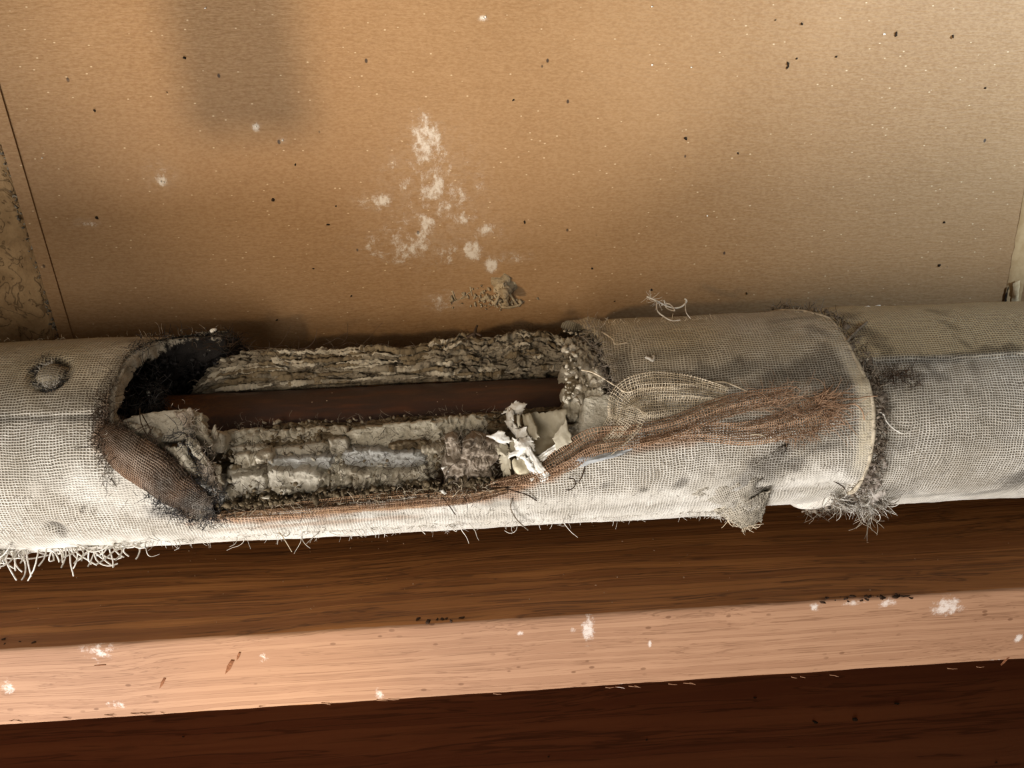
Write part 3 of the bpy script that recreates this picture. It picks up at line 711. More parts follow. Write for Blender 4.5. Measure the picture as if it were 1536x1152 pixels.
def sheet(name, corners, mat, parent=None, bulge=0.0, n=(18, 14), thick=0.0007, rough=0.0006, rag=0.08, seed=None, attrs=None, bend=0.0, smooth=True, uvs=None, ragscale=500):
    """curled scrap: four corners (px, py, radius), pushed out by bulge"""
    seed = RNG.uniform(0, 50) if seed is None else seed
    P = np.array([on_pipe(*c) if len(c) == 3 else np.array(c[3]) for c in corners])
    a, b = n; u, v = np.meshgrid(np.linspace(0, 1, a), np.linspace(0, 1, b), indexing='ij')
    sz = np.linalg.norm(P[2] - P[0]); q = np.stack([u * sz, v * sz, u * 0], -1)
    ew = (1 - np.minimum(1, 5 * np.minimum(np.minimum(u, 1 - u), np.minimum(v, 1 - v))))
    uu = u + rag * noise(q, ragscale, seed) * ew; vv = v + rag * noise(q, ragscale, seed + 3) * ew
    S = (P[0] * ((1 - uu) * (1 - vv))[..., None] + P[1] * (uu * (1 - vv))[..., None] + P[2] * (uu * vv)[..., None] + P[3] * ((1 - uu) * vv)[..., None])
    nr = np.cross(P[2] - P[0], P[3] - P[1]); nr /= np.linalg.norm(nr)
    if nr.dot(CAM - P.mean(0)) < 0: nr = -nr
    S = S + nr * (bulge * np.sin(u * math.pi) * np.sin(v * math.pi) + bend * np.sin(v * math.pi) + rough * fbm(q, 160, 3, seed + 5))[..., None]
    if thick:
        B = S - nr * thick; V = np.concatenate([S.reshape(-1, 3), B.reshape(-1, 3)]); N = a * b
        f1 = grid_faces(a, b); f2 = f1[:, ::-1] + N
        rim = np.concatenate([np.arange(a) * b, (a - 1) * b + np.arange(1, b), np.arange(a - 2, -1, -1) * b + b - 1, np.arange(b - 2, 0, -1)])
        r2 = np.roll(rim, -1); f3 = np.stack([rim, rim + N, r2 + N, r2], -1)
        Fc = np.concatenate([f1, f2, f3])
    else:
        V, Fc = S.reshape(-1, 3), grid_faces(a, b)
    uv = None
    if uvs is not None:
        L1, L2 = np.linalg.norm(P[1] - P[0]), np.linalg.norm(P[3] - P[0]); uv = np.stack([u * L1 + uvs, v * L2 + uvs], -1).reshape(-1, 2)
        if thick: uv = np.concatenate([uv, uv])
    at = None
    if attrs is not None:
        at = {k: (np.concatenate([np.broadcast_to(w(u, v), u.shape).ravel()] * (2 if thick else 1))) for k, w in attrs.items()}
    return mesh_obj(name, V, Fc, mat, parent, uv=uv, attrs=at, smooth=smooth)

def fibre(p, d, L, r=0.00016, curl=0.5, n=8, sag=0.0, r1=None):
    p = np.array(p, float); d = np.array(d, float); d /= np.linalg.norm(d) + 1e-9; pts = [p.copy()]
    w = RNG.normal(size=3) * curl
    for k in range(n - 1):
        w += RNG.normal(size=3) * curl * 0.6; d = d + w * 0.35 + np.array([0, 0, -sag]); d /= np.linalg.norm(d); p = p + d * L / (n - 1); pts.append(p.copy())
    return (pts, r, r * 0.5 if r1 is None else r1)

def radial(p):
    v = np.array([0, p[1], p[2]]); return v / (np.linalg.norm(v) + 1e-9)

def fuzz(name, edge_pts, count, mat, parent, L=(0.003, 0.008), r=0.00016, out=0.6, curl=0.5, bias=(0, 0, 0), jitter=0.0008, sag=0.0, n=7):
    """short fibres rooted along a polyline"""
    e = np.asarray(edge_pts); paths = []
    for k in range(count):
        i = RNG.uniform(0, len(e) - 1.001); j = int(i); p = e[j] + (e[j + 1] - e[j]) * (i - j) + RNG.normal(size=3) * jitter
        d = radial(p) * out + RNG.normal(size=3) * 0.6 + np.array(bias)
        paths.append(fibre(p, d, RNG.uniform(*L), r * RNG.uniform(0.7, 1.3), curl, n, sag))
    o = tubes(name, paths, mat, parent, 3); tag(o, kind='stuff'); return o

def edge_from_px(lst, r=RO, n=40):
    return spline([on_pipe(p[0], p[1], r if len(p) < 3 else p[2]) for p in lst], n)

def net(name, spine, widths, nl, nc, mat, parent=None, r=0.00022, wob=0.0003, fray=0.0, gap=0.0, keep=1.0):
    """open gauze: spine (px, py, radius), width in px at each spine point; nl threads along, nc across"""
    S = spline([on_pipe(*p) for p in spine], 80); n = len(S); wd = np.interp(np.linspace(0, 1, n), np.linspace(0, 1, len(widths)), widths) * PX
    T = np.gradient(S, axis=0); T /= np.linalg.norm(T, axis=1)[:, None]
    toc = CAM - S; toc /= np.linalg.norm(toc, axis=1)[:, None]
    B = np.cross(toc, T); B /= np.linalg.norm(B, axis=1)[:, None]; N = np.cross(T, B)
    fold = lambda u, w: 0.0011 * np.sin(u * 5 + w * 9) + 0.0006 * np.sin(u * 11 - w * 6)
    def at(u, w, off):
        i = np.clip(u * (n - 1), 0, n - 1.001); j = i.astype(int); f = (i - j)[:, None]
        L = lambda A: A[j] * (1 - f) + A[j + 1] * f
        w_ = np.interp(i, np.arange(n), wd)
        return L(S) + L(B) * (w * w_ / 2)[:, None] + L(N) * (off + fold(w, u))[:, None]
    paths = []
    for k in range(nl):
        w = -1 + 2 * (k + 0.5) / nl + RNG.normal() * 0.25 / nl; u = np.linspace(0, 1, nc * 2 + 2)
        u0, u1 = (0, 1) if RNG.random() < keep else sorted(RNG.random(2))
        ws = w + 0.5 / nl * np.sin(u * 17 + k) * 0.6
        off = wob * np.where((np.arange(len(u)) + k) % 2, 1, -1)
        pts = at(u0 + (u1 - u0) * u, ws, off)
        if fray:
            t = pts[-1] - pts[-3]; t /= np.linalg.norm(t); e = fibre(pts[-1], t, RNG.uniform(0.2, 1) * fray, r, 0.35, 7)[0]; pts = np.vstack([pts, e[1:]])
        paths.append((pts, r, r))
    for k in range(nc):
        if RNG.random() > keep + 0.15: continue
        u = (k + 0.5) / nc; w = np.linspace(-1, 1, nl * 2); uu = np.clip(u + 0.25 / nc * np.sin(w * 4 + k), 0, 1)
        off = wob * np.where((np.arange(len(w)) + k) % 2, -1, 1)
        paths.append((at(uu, w, off), r, r))
    return tubes(name, paths, mat, parent, 4)

# ------------------------------------------------------------------ lower broken lagging
low = empty('broken_insulation'); tag(low, 'crumbling grey insulation blocks in the torn opening below the bare pipe', 'insulation')
xl, xr = xa(150, 640)[0], xa(935, 640)[0]
nx, ny = 520, 130
xs = np.linspace(xl, xr, nx); s = np.linspace(0, 1, ny); X, Sg = np.meshgrid(xs, s, indexing='ij')
at_ = np.radians(np.interp(X, [xa(150, 640)[0], xa(340, 640)[0], xa(845, 610)[0], xr], [10, 9, 20, 24])); A = at_ + (math.radians(-62) - at_) * Sg
q = np.stack([X, A * 0.045, X * 0], -1)
R = 0.0252 + (0.0515 - 0.0252) * Sg ** 0.75
rise = sstep(X, xa(800, 640)[0], xa(905, 640)[0]); R = R + rise * (0.049 - R) * 0.85 * sstep(Sg, 0.08, 0.5)
R = np.minimum(R + 0.0030 * fbm(q * [0.5, 1, 1], 90, 4, 3) + 0.0012 * fbm(q, 420, 3, 7), 0.0535)
R = np.where(Sg < 0.03, RP - 0.001, R)
R -= 0.0022 * np.exp(-(fbm(q * [0.6, 1, 1], 75, 3, 13) / 0.06) ** 2)
R = np.maximum(R, RP - 0.001)
mesh_obj('core', cyl(X, A, R).reshape(-1, 3), grid_faces(nx, ny, flip=True), INSUL_BROWN, low)
B = [  # px, py, half width, half height, radius, height, material, amp, crack
 (361, 657, 27, 15, .0345, .006, INSUL_PALE, .0011, .0),
 (412, 653, 24, 12, .0335, .006, INSUL, .0013, .0016),
 (462, 652, 28, 13, .0335, .006, INSUL, .0013, .0016),
 (440, 640, 42, 8, .0285, .005, INSUL_BROWN, .0015, .001),
 (444, 678, 47, 10, .0395, .006, INSUL_SMOOTH, .0004, 0),
 (372, 678, 26, 9, .0385, .005, INSUL_SMOOTH, .0006, .0),
 (507, 670, 15, 15, .0400, .010, INSUL_SMOOTH, .0006, .0008),
 (505, 646, 16, 9, .0330, .006, INSUL, .0012, .0014),
 (598, 654, 69, 22, .0375, .010, INSUL_PALE, .0005, .0005),
 (690, 640, 42, 19, .0355, .008, INSUL_PALE, .0012, .0012),
 (560, 636, 40, 6, .0290, .005, INSUL_BROWN, .0014, .001),
 (367, 692, 18, 12, .0425, .007, INSUL, .0009, .001),
 (396, 687, 12, 11, .0435, .005, INSUL, .0012, .0012),
 (453, 697, 47, 12, .0440, .008, INSUL_BLUE, .0006, .0),
 (505, 700, 12, 13, .0435, .007, INSUL_PALE, .0013, .0014),
 (580, 690, 61, 15, .0440, .009, INSUL_BLUE, .0006, .0009),
 (648, 690, 24, 22, .0425, .008, INSUL, .0011, .0010),
 (612, 670, 26, 8, .0420, .004, INSUL_BROWN, .0010, .0010),
 (356, 712, 18, 7, .0450, .006, INSUL_SMOOTH, .0006, .0),
 (374, 728, 25, 18, .0480, .009, INSUL_SMOOTH, .0006, .0),
 (440, 724, 40, 19, .0485, .009, INSUL_SMOOTH, .0005, .0),
 (485, 726, 9, 12, .0480, .007, INSUL, .0010, .0010),
 (425, 739, 14, 6, .0505, .005, INSUL, .0010, .0010),
 (512, 726, 18, 11, .0485, .008, INSUL_PALE, .0010, .0012),
 (522, 709, 14, 7, .0460, .005, INSUL, .0010, .0014),
 (548, 722, 18, 13, .0480, .006, INSUL, .0013, .0016),
 (600, 719, 46, 11, .0480, .006, INSUL, .0014, .0012),
 (632, 733, 30, 8, .0500, .006, INSUL_BROWN, .0015, .0012),
 (346, 748, 12, 9, .0505, .006, INSUL, .0012, .0012)]
for px, py, hw, hh, r, h, mt, amp, ck in B:
    block('insulation_block', px, py, hw, hh, r, h, mt, low, amp=amp * 1.25 + .0002, crack=ck, rag=.16, p=.70, tilt=RNG.normal() * .05)
# crumbs and rubble between the blocks
cs, ss = [], []
for k in range(900):
    px = RNG.uniform(335, 745); py = RNG.uniform(636, 760) - (px - 335) * 0.045
    t = (py + (px - 335) * 0.045 - 636) / 124; r = 0.0265 + 0.0255 * t ** 0.8 + RNG.normal() * 0.0012
    cs.append(on_pipe(px, py, min(max(r, .025), .054))); ss.append(abs(RNG.normal()) * 0.0009 + 0.0003)
tag(crumbs('rubble', cs[:500], ss[:500], INSUL, low), kind='stuff'); tag(crumbs('dark_rubble', cs[500:], ss[500:], INSUL_BROWN, low), kind='stuff')
# dirt along the lower lip of the opening
cs, ss = [], []
for k in range(650):
    px = RNG.uniform(285, 740); py = np.interp(px, [285, 340, 470, 640, 740], [762, 762, 746, 732, 722]) + RNG.normal() * 5
    cs.append(on_pipe(px, py, 0.0525 + RNG.normal() * 0.0012)); ss.append(abs(RNG.normal()) * 0.0008 + 0.0003)
tag(crumbs('lip_dirt', cs, ss, mat_crumbly('dark_brown_dirt', srgb(44, 36, 28), srgb(84, 72, 56), srgb(122, 108, 86)), low), kind='stuff')
lip = edge_from_px([(270, 770), (330, 770), (400, 762), (470, 756), (560, 747), (640, 739), (700, 734), (745, 728)], RO - 0.0005, 60)
pth = []
for k in range(520):
    px = RNG.uniform(335, 745); t = RNG.random(); py = 640 + t * 112 - (px - 335) * 0.05; p = on_pipe(px, py, .0300 + .0225 * t ** .8 + RNG.uniform(0, .002)); pth.append(fibre(p, np.cross(radial(p), RNG.normal(size=3)) + [.4, 0, 0], RNG.uniform(.002, .008), .00014, .8, 7))
tag(tubes('block_fibres', pth, DTHREAD, low, 3), kind='stuff')
fuzz('lip_fibres', lip, 420, DTHREAD, low, (0.002, 0.007), 0.00014, 0.5, 0.9, jitter=0.0015)
fuzz('lip_tan_fibres', lip, 200, THREAD, low, (0.002, 0.007), 0.00015, 0.5, 0.9, bias=(0.1, -.3, .4), jitter=0.0015)
inn = edge_from_px([(345, 642, .029), (480, 636, .029), (600, 630, .029), (740, 618, .029)], .029, 40)
fuzz('inner_fibres', inn, 160, GTHREAD, low, (0.002, 0.006), 0.00014, 0.4, 0.9, jitter=0.002)
fuzz('tangle_fibres', edge_from_px([(640, 712, .047), (660, 720, .048), (690, 735, .051)], .048), 50, DTHREAD, low, (0.006, 0.016), 0.0002, 0.5, 0.9, jitter=0.002, n=10)

# pinkish lump and its neighbours
lump = empty('insulation_lump'); tag(lump, 'pinkish grey fibrous lump of insulation left of the white paper scraps', 'insulation lump')
block('lump_body', 702, 714, 34, 24, .0515, .014, INSUL_PINK, lump, amp=.0016, crack=.0006)
block('lump_top', 719, 686, 26, 28, .0505, .014, INSUL_PINK, lump, tilt=-0.5, amp=.0018, crack=.0016)
block('lump_edge', 680, 676, 10, 22, .0490, .012, INSUL_PINK, lump, tilt=0.2, amp=.0013, crack=.0008)
fuzz('lump_fibres', edge_from_px([(675, 660, .05), (700, 665, .05), (735, 680, .05), (720, 735, .0525), (680, 735, .0525)], .05), 160, GTHREAD, lump, (0.002, 0.007), 0.00014, 0.5, 0.8, jitter=0.003)

# ------------------------------------------------------------------ upper layered lagging behind the pipe
up = empty('layered_insulation'); tag(up, 'ragged laminated grey insulation edge standing above the bare pipe', 'insulation')
TOPL = [(285, 590), (300, 570), (318, 545), (335, 533), (360, 527), (396, 522), (459, 524), (521, 519), (568, 514), (611, 520), (630, 514), (649, 508), (668, 509), (689, 497), (705, 500), (722, 507), (750, 500), (780, 489), (800, 493), (820, 494), (845, 505), (865, 503), (885, 490), (905, 490)]
BOTL = [(285, 592), (400, 584), (520, 577), (640, 570), (720, 569), (860, 561), (905, 560)]
ac = math.radians(93)
tx = [on_cut(*p, ac) for p in TOPL]; bx_ = [on_cut(*p, ac) for p in BOTL]
nx, ny = 640, 120
xs = np.linspace(tx[0][0], tx[-1][0], nx); s = np.linspace(0, 1, ny); X, Sg = np.meshgrid(xs, s, indexing='ij')
rt = np.interp(X, [t[0] for t in tx], [t[1] for t in tx]); rb = np.interp(X, [t[0] for t in bx_], [t[1] for t in bx_])
q = np.stack([X, Sg * 0.03, X * 0], -1)
rt = rt + 0.0012 * fbm(np.stack([X, X * 0 + 4, X * 0], -1), 260, 4, 3)
Rr = rb - 0.001 + (rt - rb + 0.001) * Sg
qa = np.stack([X * 0.28, Rr, X * 0], -1)
lay = fbm(qa, 260, 4, 5); coarse = sstep(X, xa(600, 560)[0], xa(690, 560)[0])
ph = Sg * 4.6 + 0.9 * noise(np.stack([X, X * 0, X * 0], -1), 18, 2) + 0.5 * noise(qa, 120, 9) + coarse * 0.8 * fbm(q, 120, 3, 6)
saw = np.abs((ph % 1.0) - 0.35); grv = np.exp(-(saw / 0.09) ** 2)
D = 0.0028 * lay + 0.0010 * fbm(q, 420, 4, 8) - 0.0042 * grv * (0.5 + 0.5 * noise(qa, 60, 4)) + coarse * 0.0030 * fbm(q, 170, 4, 11) + 0.0035 * np.sin(Sg * math.pi)
D -= coarse * 0.0040 * np.abs(fbm(q * [.6, 1, 1], 190, 3, 31)) + 0.0012 * np.abs(noise(qa, 500, 17))
D -= 0.006 * sstep(Sg, 0.93, 1.0) ** 2
b = ac + AX; rad = np.array([0, -math.cos(b), math.sin(b)]); nrm = np.array([0, -math.sin(b), -math.cos(b)])
if nrm.dot(CAM) < 0: nrm = -nrm
V = np.stack([X, X * 0, X * 0], -1) + Rr[..., None] * rad + D[..., None] * nrm
mesh_obj('torn_face', V.reshape(-1, 3), grid_faces(nx, ny), LAYER, up)
# back slope so that the mass is solid behind its torn face
Bk = np.stack([cyl(xs, ac + math.radians(6 + 9 * k), np.interp(xs, X[:, 0], rt[:, -1]) * (1 if k == 0 else 1.0) - 0.0015 * (k == 0)) for k in range(6)], 1)
Bk = np.concatenate([V[:, -1:, :], Bk], 1); Bk[:, 1:, 1:] *= np.minimum(1, (RO - 0.0015) / np.linalg.norm(Bk[:, 1:, 1:], axis=-1))[..., None]
mesh_obj('outer_back', Bk.reshape(-1, 3), grid_faces(nx, 7), LAYER, up)
# loose laminate shreds standing out of the face
for k in range(150):
    i = RNG.integers(20, nx - 60); j = RNG.integers(12, ny - 4); L = RNG.integers(18, 110) if i < 330 else RNG.integers(12, 48); w = RNG.uniform(0.0008, 0.0024)
    i2 = min(nx - 1, i + L); c = V[i:i2:2, j]; m2 = len(c)
    if m2 < 4: continue
    lift = np.sin(np.linspace(0.2, math.pi - 0.2, m2))[:, None] * RNG.uniform(0.0006, 0.0022)
    taper = np.sin(np.linspace(0.15, math.pi - 0.15, m2))[:, None] ** .6
    jig = RNG.normal(size=(m2, 1)) * 0.0002
    E = c + nrm * (lift + 0.0010); Lo = E - rad * (w * taper + jig); Up = E + rad * (w * 0.5 * taper - jig) + nrm * RNG.uniform(-.0006, .0008)
    G = np.stack([Lo, E + nrm * 0.0005, Up], 1); G2 = G - nrm * 0.0008
    VV = np.concatenate([G.reshape(-1, 3), G2.reshape(-1, 3)]); f1 = grid_faces(m2, 3); N = m2 * 3
    rim = np.concatenate([np.arange(m2) * 3, [(m2 - 1) * 3 + 1, (m2 - 1) * 3 + 2], np.arange(m2 - 2, -1, -1) * 3 + 2, [1]]); r2 = np.roll(rim, -1)
    mesh_obj('shred', VV, np.concatenate([f1, f1[:, ::-1] + N, np.stack([rim, rim + N, r2 + N, r2], -1)]), [LAYER, INSUL, INSUL_BROWN][int(RNG.integers(0, 3))], up)
cs, ss = [], []
for k in range(260):
    i = int(nx * (1 - RNG.random() ** 2.0)) - 1; j = RNG.integers(4, ny - 1); cs.append(V[max(i, 0), j] + nrm * RNG.uniform(-.0004, .0012)); ss.append(abs(RNG.normal()) * 0.0008 + 0.0003)
tag(crumbs('face_rubble', cs, ss, LAYER, up, stretch=2.2, flat=.4), kind='stuff')
fuzz('face_fibres', V[::6, -4], 240, DTHREAD, up, (0.002, 0.007), 0.00013, 0.5, 0.8, jitter=0.0012)
fuzz('face_grey_fibres', V[::6, 60], 200, GTHREAD, up, (0.003, 0.009), 0.00013, 0.3, 0.8, jitter=0.004)
fuzz('loose_hairs', edge_from_px([(290, 512), (330, 520), (420, 525), (560, 513)], .0525), 60, DTHREAD, up, (0.006, 0.02), 0.00013, 0.25, 0.45, bias=(0.9, 0, 0), jitter=0.0015, n=10)
# twig-like dark stubs sticking up
tubes('dark_stub', [(spline([on_pipe(712, 506, .0535), on_pipe(713, 496, .056), on_pipe(716, 488, .058)], 10), 0.0011, 0.0006), (spline([on_pipe(700, 506, .053), on_pipe(712, 500, .055), on_pipe(722, 503, .055)], 10), 0.0009, 0.0006)], DTHREAD, up)

# ------------------------------------------------------------------ left mouth of the opening
mouth = empty('sooty_insulation'); tag(mouth, 'black sooty hollow insulation end at the left mouth of the opening', 'insulation')
rim = np.array([h for h in HOLE[:11]]); rim = rim[np.argsort(rim[:, 1])]
nt, na = 70, 220
t, A = np.meshgrid(np.linspace(0, 1, nt), np.radians(np.linspace(-14, 168, na)), indexing='ij')
rx_ = np.interp(A, rim[:, 1], rim[:, 0])
prT = [0, .06, .22, .34, .6, 1.0]
Rm = np.interp(t, prT, [RO - .0006, RO - .0010, RO - .0085, RO - .012, RO - .019, RP + .001])
Xm = rx_ + np.interp(t, prT, [-.0025, .0018, .0012, -.006, -.022, -.034])
q = cyl(Xm, A, Rm)
Rm = Rm + 0.0012 * fbm(q, 170, 4, 3) * sstep(t, 0, .1) + 0.0022 * fbm(q, 260, 4, 6) * sstep(t, .25, .5); Xm = Xm + 0.0016 * fbm(q, 200, 4, 9) * sstep(t, 0.02, .2)
Rm = np.clip(Rm, RP + .0003, RO - .0004)
V = cyl(Xm, A, Rm); f = grid_faces(nt, na)
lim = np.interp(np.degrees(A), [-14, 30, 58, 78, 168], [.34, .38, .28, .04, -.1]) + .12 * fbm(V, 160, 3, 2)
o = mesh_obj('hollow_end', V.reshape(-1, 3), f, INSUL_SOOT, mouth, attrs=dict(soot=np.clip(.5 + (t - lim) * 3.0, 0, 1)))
pts = []
for k in range(420):
    i = RNG.integers(12, nt - 6); j = RNG.integers(30, na - 30); p = V[i, j]; d = -radial(p) * .8 + RNG.normal(size=3) * .7 + [0.7, 0, 0]
    pts.append(fibre(p, d, RNG.uniform(.004, .013), .00022, .8, 8))
tag(tubes('soot_fibres', pts, SOOT, mouth, 3), kind='stuff')
cs, ss = [], []
for k in range(260):
    i = RNG.integers(18, nt - 3); j = RNG.integers(20, na - 20); cs.append(V[i, j] - radial(V[i, j]) * RNG.uniform(0, .003)); ss.append(RNG.uniform(.0006, .0022))
tag(crumbs('soot_lumps', cs, ss, SOOT, mouth), kind='stuff')
re = cyl(np.interp(np.radians(np.linspace(-20, 150, 80)), rim[:, 1], rim[:, 0]), np.radians(np.linspace(-20, 150, 80)), RO + .0002)
fuzz('rim_fuzz', re, 420, GTHREAD, mouth, (.002, .007), .00014, .3, .8, bias=(.3, 0, 0), jitter=.0016)
fuzz('rim_dark_fuzz', re[34:], 320, SOOT, mouth, (.002, .007), .00018, .4, .9, bias=(.4, 0, 0), jitter=.0018)
fuzz('rim_brown_fuzz', re[:26], 160, DTHREAD, mouth, (.003, .010), .00014, .5, .8, bias=(.2, 0, 0), jitter=.0016)
pts = []
for k in range(420):
    px, py = RNG.uniform(172, 246), RNG.uniform(545, 622); pts.append(fibre(on_pipe(px, py, RNG.uniform(.028, .040)), RNG.normal(size=3) + [0.3, 0, 0], RNG.uniform(.004, .012), .0003, .9, 7))
tag(tubes('soot_tangle', pts, SOOT, mouth, 3), kind='stuff')
cs, ss = [], []
for k in range(220):
    px, py = RNG.uniform(168, 238), RNG.uniform(545, 622); cs.append(on_pipe(px, py, RNG.uniform(.0245, .034))); ss.append(RNG.uniform(.0008, .0028))
tag(crumbs('soot_clods', cs, ss, INSUL_DARK, mouth), kind='stuff')
crumbs('white_chip', [on_pipe(223, 590, .034)], [.0014], WHITE_PAPER, mouth)

# lower left lip: folded lagging with its brown cloth
lipo = empty('folded_lip'); tag(lipo, 'folded-over lagging lip with brown stained cloth at the lower left of the opening', 'insulation flap')
block('lip_block', 236, 640, 50, 24, .0505, .012, INSUL_SMOOTH, lipo, tilt=0.10, amp=.0007, rag=.07)
block('lip_block', 205, 652, 34, 16, .0515, .010, INSUL, lipo, tilt=-0.25, amp=.0012)
block('lip_block', 318, 663, 16, 17, .0440, .010, INSUL_SMOOTH, lipo, tilt=-.2, amp=.0009)
block('lip_block', 322, 745, 13, 16, .0520, .010, INSUL_BLUE, lipo, tilt=-.2, amp=.0011)
block('lip_block', 300, 742, 22, 20, .0535, .012, INSUL_BLUE, lipo, tilt=-.5, amp=.0014)
for c in [((262, 618, .050), (289, 612, .052), (288, 640, .051), (270, 644, .050)), ((285, 628, .046), (302, 622, .050), (318, 668, .049), (300, 676, .045)), ((276, 652, .0525), (300, 668, .054), (312, 700, .054), (288, 684, .051)),
          ((292, 690, .052), (314, 690, .0535), (332, 735, .0535), (312, 744, .0525)), ((250, 672, .053), (274, 668, .054), (300, 712, .0545), (282, 716, .053)), ((306, 655, .043), (322, 640, .046), (330, 668, .045), (316, 690, .043)),
          ((318, 694, .050), (330, 700, .051), (334, 728, .052), (322, 738, .051))]:
    sheet('torn_layer', c, INSUL_PINK if RNG.random() < .5 else INSUL, lipo, bulge=.0015, thick=.0011, rough=.0014, rag=.16, ragscale=420)
fuzz('lip_fluff', edge_from_px([(262, 640, .052), (285, 668, .053), (300, 700, .054), (322, 738, .054), (330, 760, .054)], .053), 260, SOOT, lipo, (.003, .009), .00017, .4, .9, jitter=.0028)
fuzz('lip_fluff_pale', edge_from_px([(270, 620, .052), (300, 650, .052), (315, 700, .054), (322, 745, .054)], .053), 200, GTHREAD, lipo, (.002, .007), .00015, .4, .9, jitter=.0028)
# the brown cloth band
up_e = edge_from_px([(158, 632), (178, 640), (205, 652), (240, 672), (268, 698), (296, 726), (318, 748)], RO + .0006, 60)
lo_e = edge_from_px([(146, 664), (158, 690), (186, 716), (226, 742), (262, 764), (296, 778), (326, 776)], RO + .0006, 60)
n = min(len(up_e), len(lo_e)); up_e, lo_e = up_e[:n], lo_e[:n]; mm = 26
w = np.linspace(0, 1, mm)[None, :, None]; G = up_e[:, None] * (1 - w) + lo_e[:, None] * w
rad_ = G.copy(); rad_[..., 0] = 0; rl = np.linalg.norm(rad_, axis=-1, keepdims=True); q = G
rnew = RO + .0004 + .0034 * np.sin(w * math.pi) ** .7 * np.sin(np.linspace(0.25, math.pi - .1, n))[:, None, None] ** .5 + .0008 * fbm(q, 120, 3, 4)[..., None]
G = G + rad_ / rl * (rnew - rl)
uvb = np.stack([np.repeat(np.linspace(0, .075, n)[:, None], mm, 1), np.repeat(np.linspace(0, .018, mm)[None], n, 0)], -1)
un = np.linspace(0, 1, n)[:, None]
mesh_obj('brown_cloth', G.reshape(-1, 3), grid_faces(n, mm), CLOTH, lipo, uv=uvb.reshape(-1, 2) * 1.4, attrs=dict(brown=np.clip(.30 - .3 * sstep(un, .5, 1) + 0 * w[..., 0] + .3 * fbm(q, 60, 3, 8), 0, 1), stain=np.clip(1.05 + .2 * sstep(un, .35, 1) + 0 * w[..., 0] + .25 * fbm(q, 80, 3, 3), 0, 1.5), white=0 * G[..., 0], tan=0 * G[..., 0]))
fuzz('band_fuzz', up_e, 260, DTHREAD, lipo, (.003, .009), .00015, .4, .8, bias=(.1, -.1, .4), jitter=.0012)
fuzz('band_fuzz_low', lo_e[30:], 320, SOOT, lipo, (.002, .007), .00016, .5, .9, jitter=.002)
fuzz('band_strands', np.array([on_pipe(150, 600, RO), on_pipe(152, 640, RO), on_pipe(150, 672, RO)]), 130, DTHREAD, lipo, (.004, .011), .00017, .5, .7, bias=(-.2, -.2, -.2), jitter=.0015)
# two long dark hairs over the lip
tubes('hair', [(spline([on_pipe(210, 612, .052), on_pipe(211, 632, .054), on_pipe(222, 655, .0545), on_pipe(240, 672, .055), on_pipe(262, 690, .056)], 24), .0003, .0002), (spline([on_pipe(212, 620, .053), on_pipe(226, 646, .054), on_pipe(222, 652, .055), on_pipe(230, 640, .055)], 20), .00028, .0002), (spline([on_pipe(218, 655, .0545), on_pipe(235, 680, .0565), on_pipe(256, 700, .0575)], 16), .00028, .0002)], DTHREAD, lipo)

# ------------------------------------------------------------------ right mouth of the opening
rm = empty('frayed_insulation_end'); tag(rm, 'crumbling grey insulation end beside the gauze at the right of the opening', 'insulation')
for px, py, hw, hh, r, ti, mt in [(868, 512, 16, 14, .0525, .3, LAYER), (880, 530, 14, 20, .0530, .2, LAYER), (862, 545, 18, 14, .047, -.3, LAYER), (893, 560, 12, 16, .053, .3, INSUL), (868, 565, 16, 9, .044, -.4, INSUL_BROWN), (882, 578, 14, 8, .050, .5, INSUL), (860, 580, 12, 9, .042, .2, INSUL_BROWN), (852, 592, 7, 16, .040, .2, INSUL), (870, 590, 10, 9, .047, -.6, INSUL), (892, 590, 14, 9, .052, .2, INSUL), (900, 575, 9, 14, .0535, -.3, INSUL),
                               (860, 615, 11, 18, .0455, .0, INSUL_PALE), (866, 648, 12, 14, .047, .2, INSUL), (875, 600, 7, 7, .0475, .4, INSUL_BROWN), (850, 606, 5, 7, .040, .4, INSUL_BROWN)]:
    block('end_lump', px, py, hw, hh, r, .010, mt, rm, tilt=ti, amp=.0015, crack=.0014, rag=.2)
block('smooth_face', 905, 630, 30, 40, .0525, .012, INSUL_PALE, rm, tilt=-.12, amp=.0004, rag=.05)
block('smooth_face', 850, 690, 44, 14, .0515, .010, INSUL_PALE, rm, tilt=.55, amp=.0005, rag=.06)
cs, ss = [], []
for k in range(220):
    px = RNG.uniform(845, 908); py = RNG.uniform(495, 605); cs.append(on_pipe(px, py, .049 + RNG.normal() * .003)); ss.append(abs(RNG.normal()) * .0008 + .0003)
tag(crumbs('end_rubble', cs, ss, INSUL, rm), kind='stuff')
fuzz('end_fibres', edge_from_px([(882, 488, .055), (895, 515), (905, 545), (912, 570), (920, 592)], RO), 260, GTHREAD, rm, (.003, .010), .00014, .4, .9, bias=(-.1, 0, 0), jitter=.002)

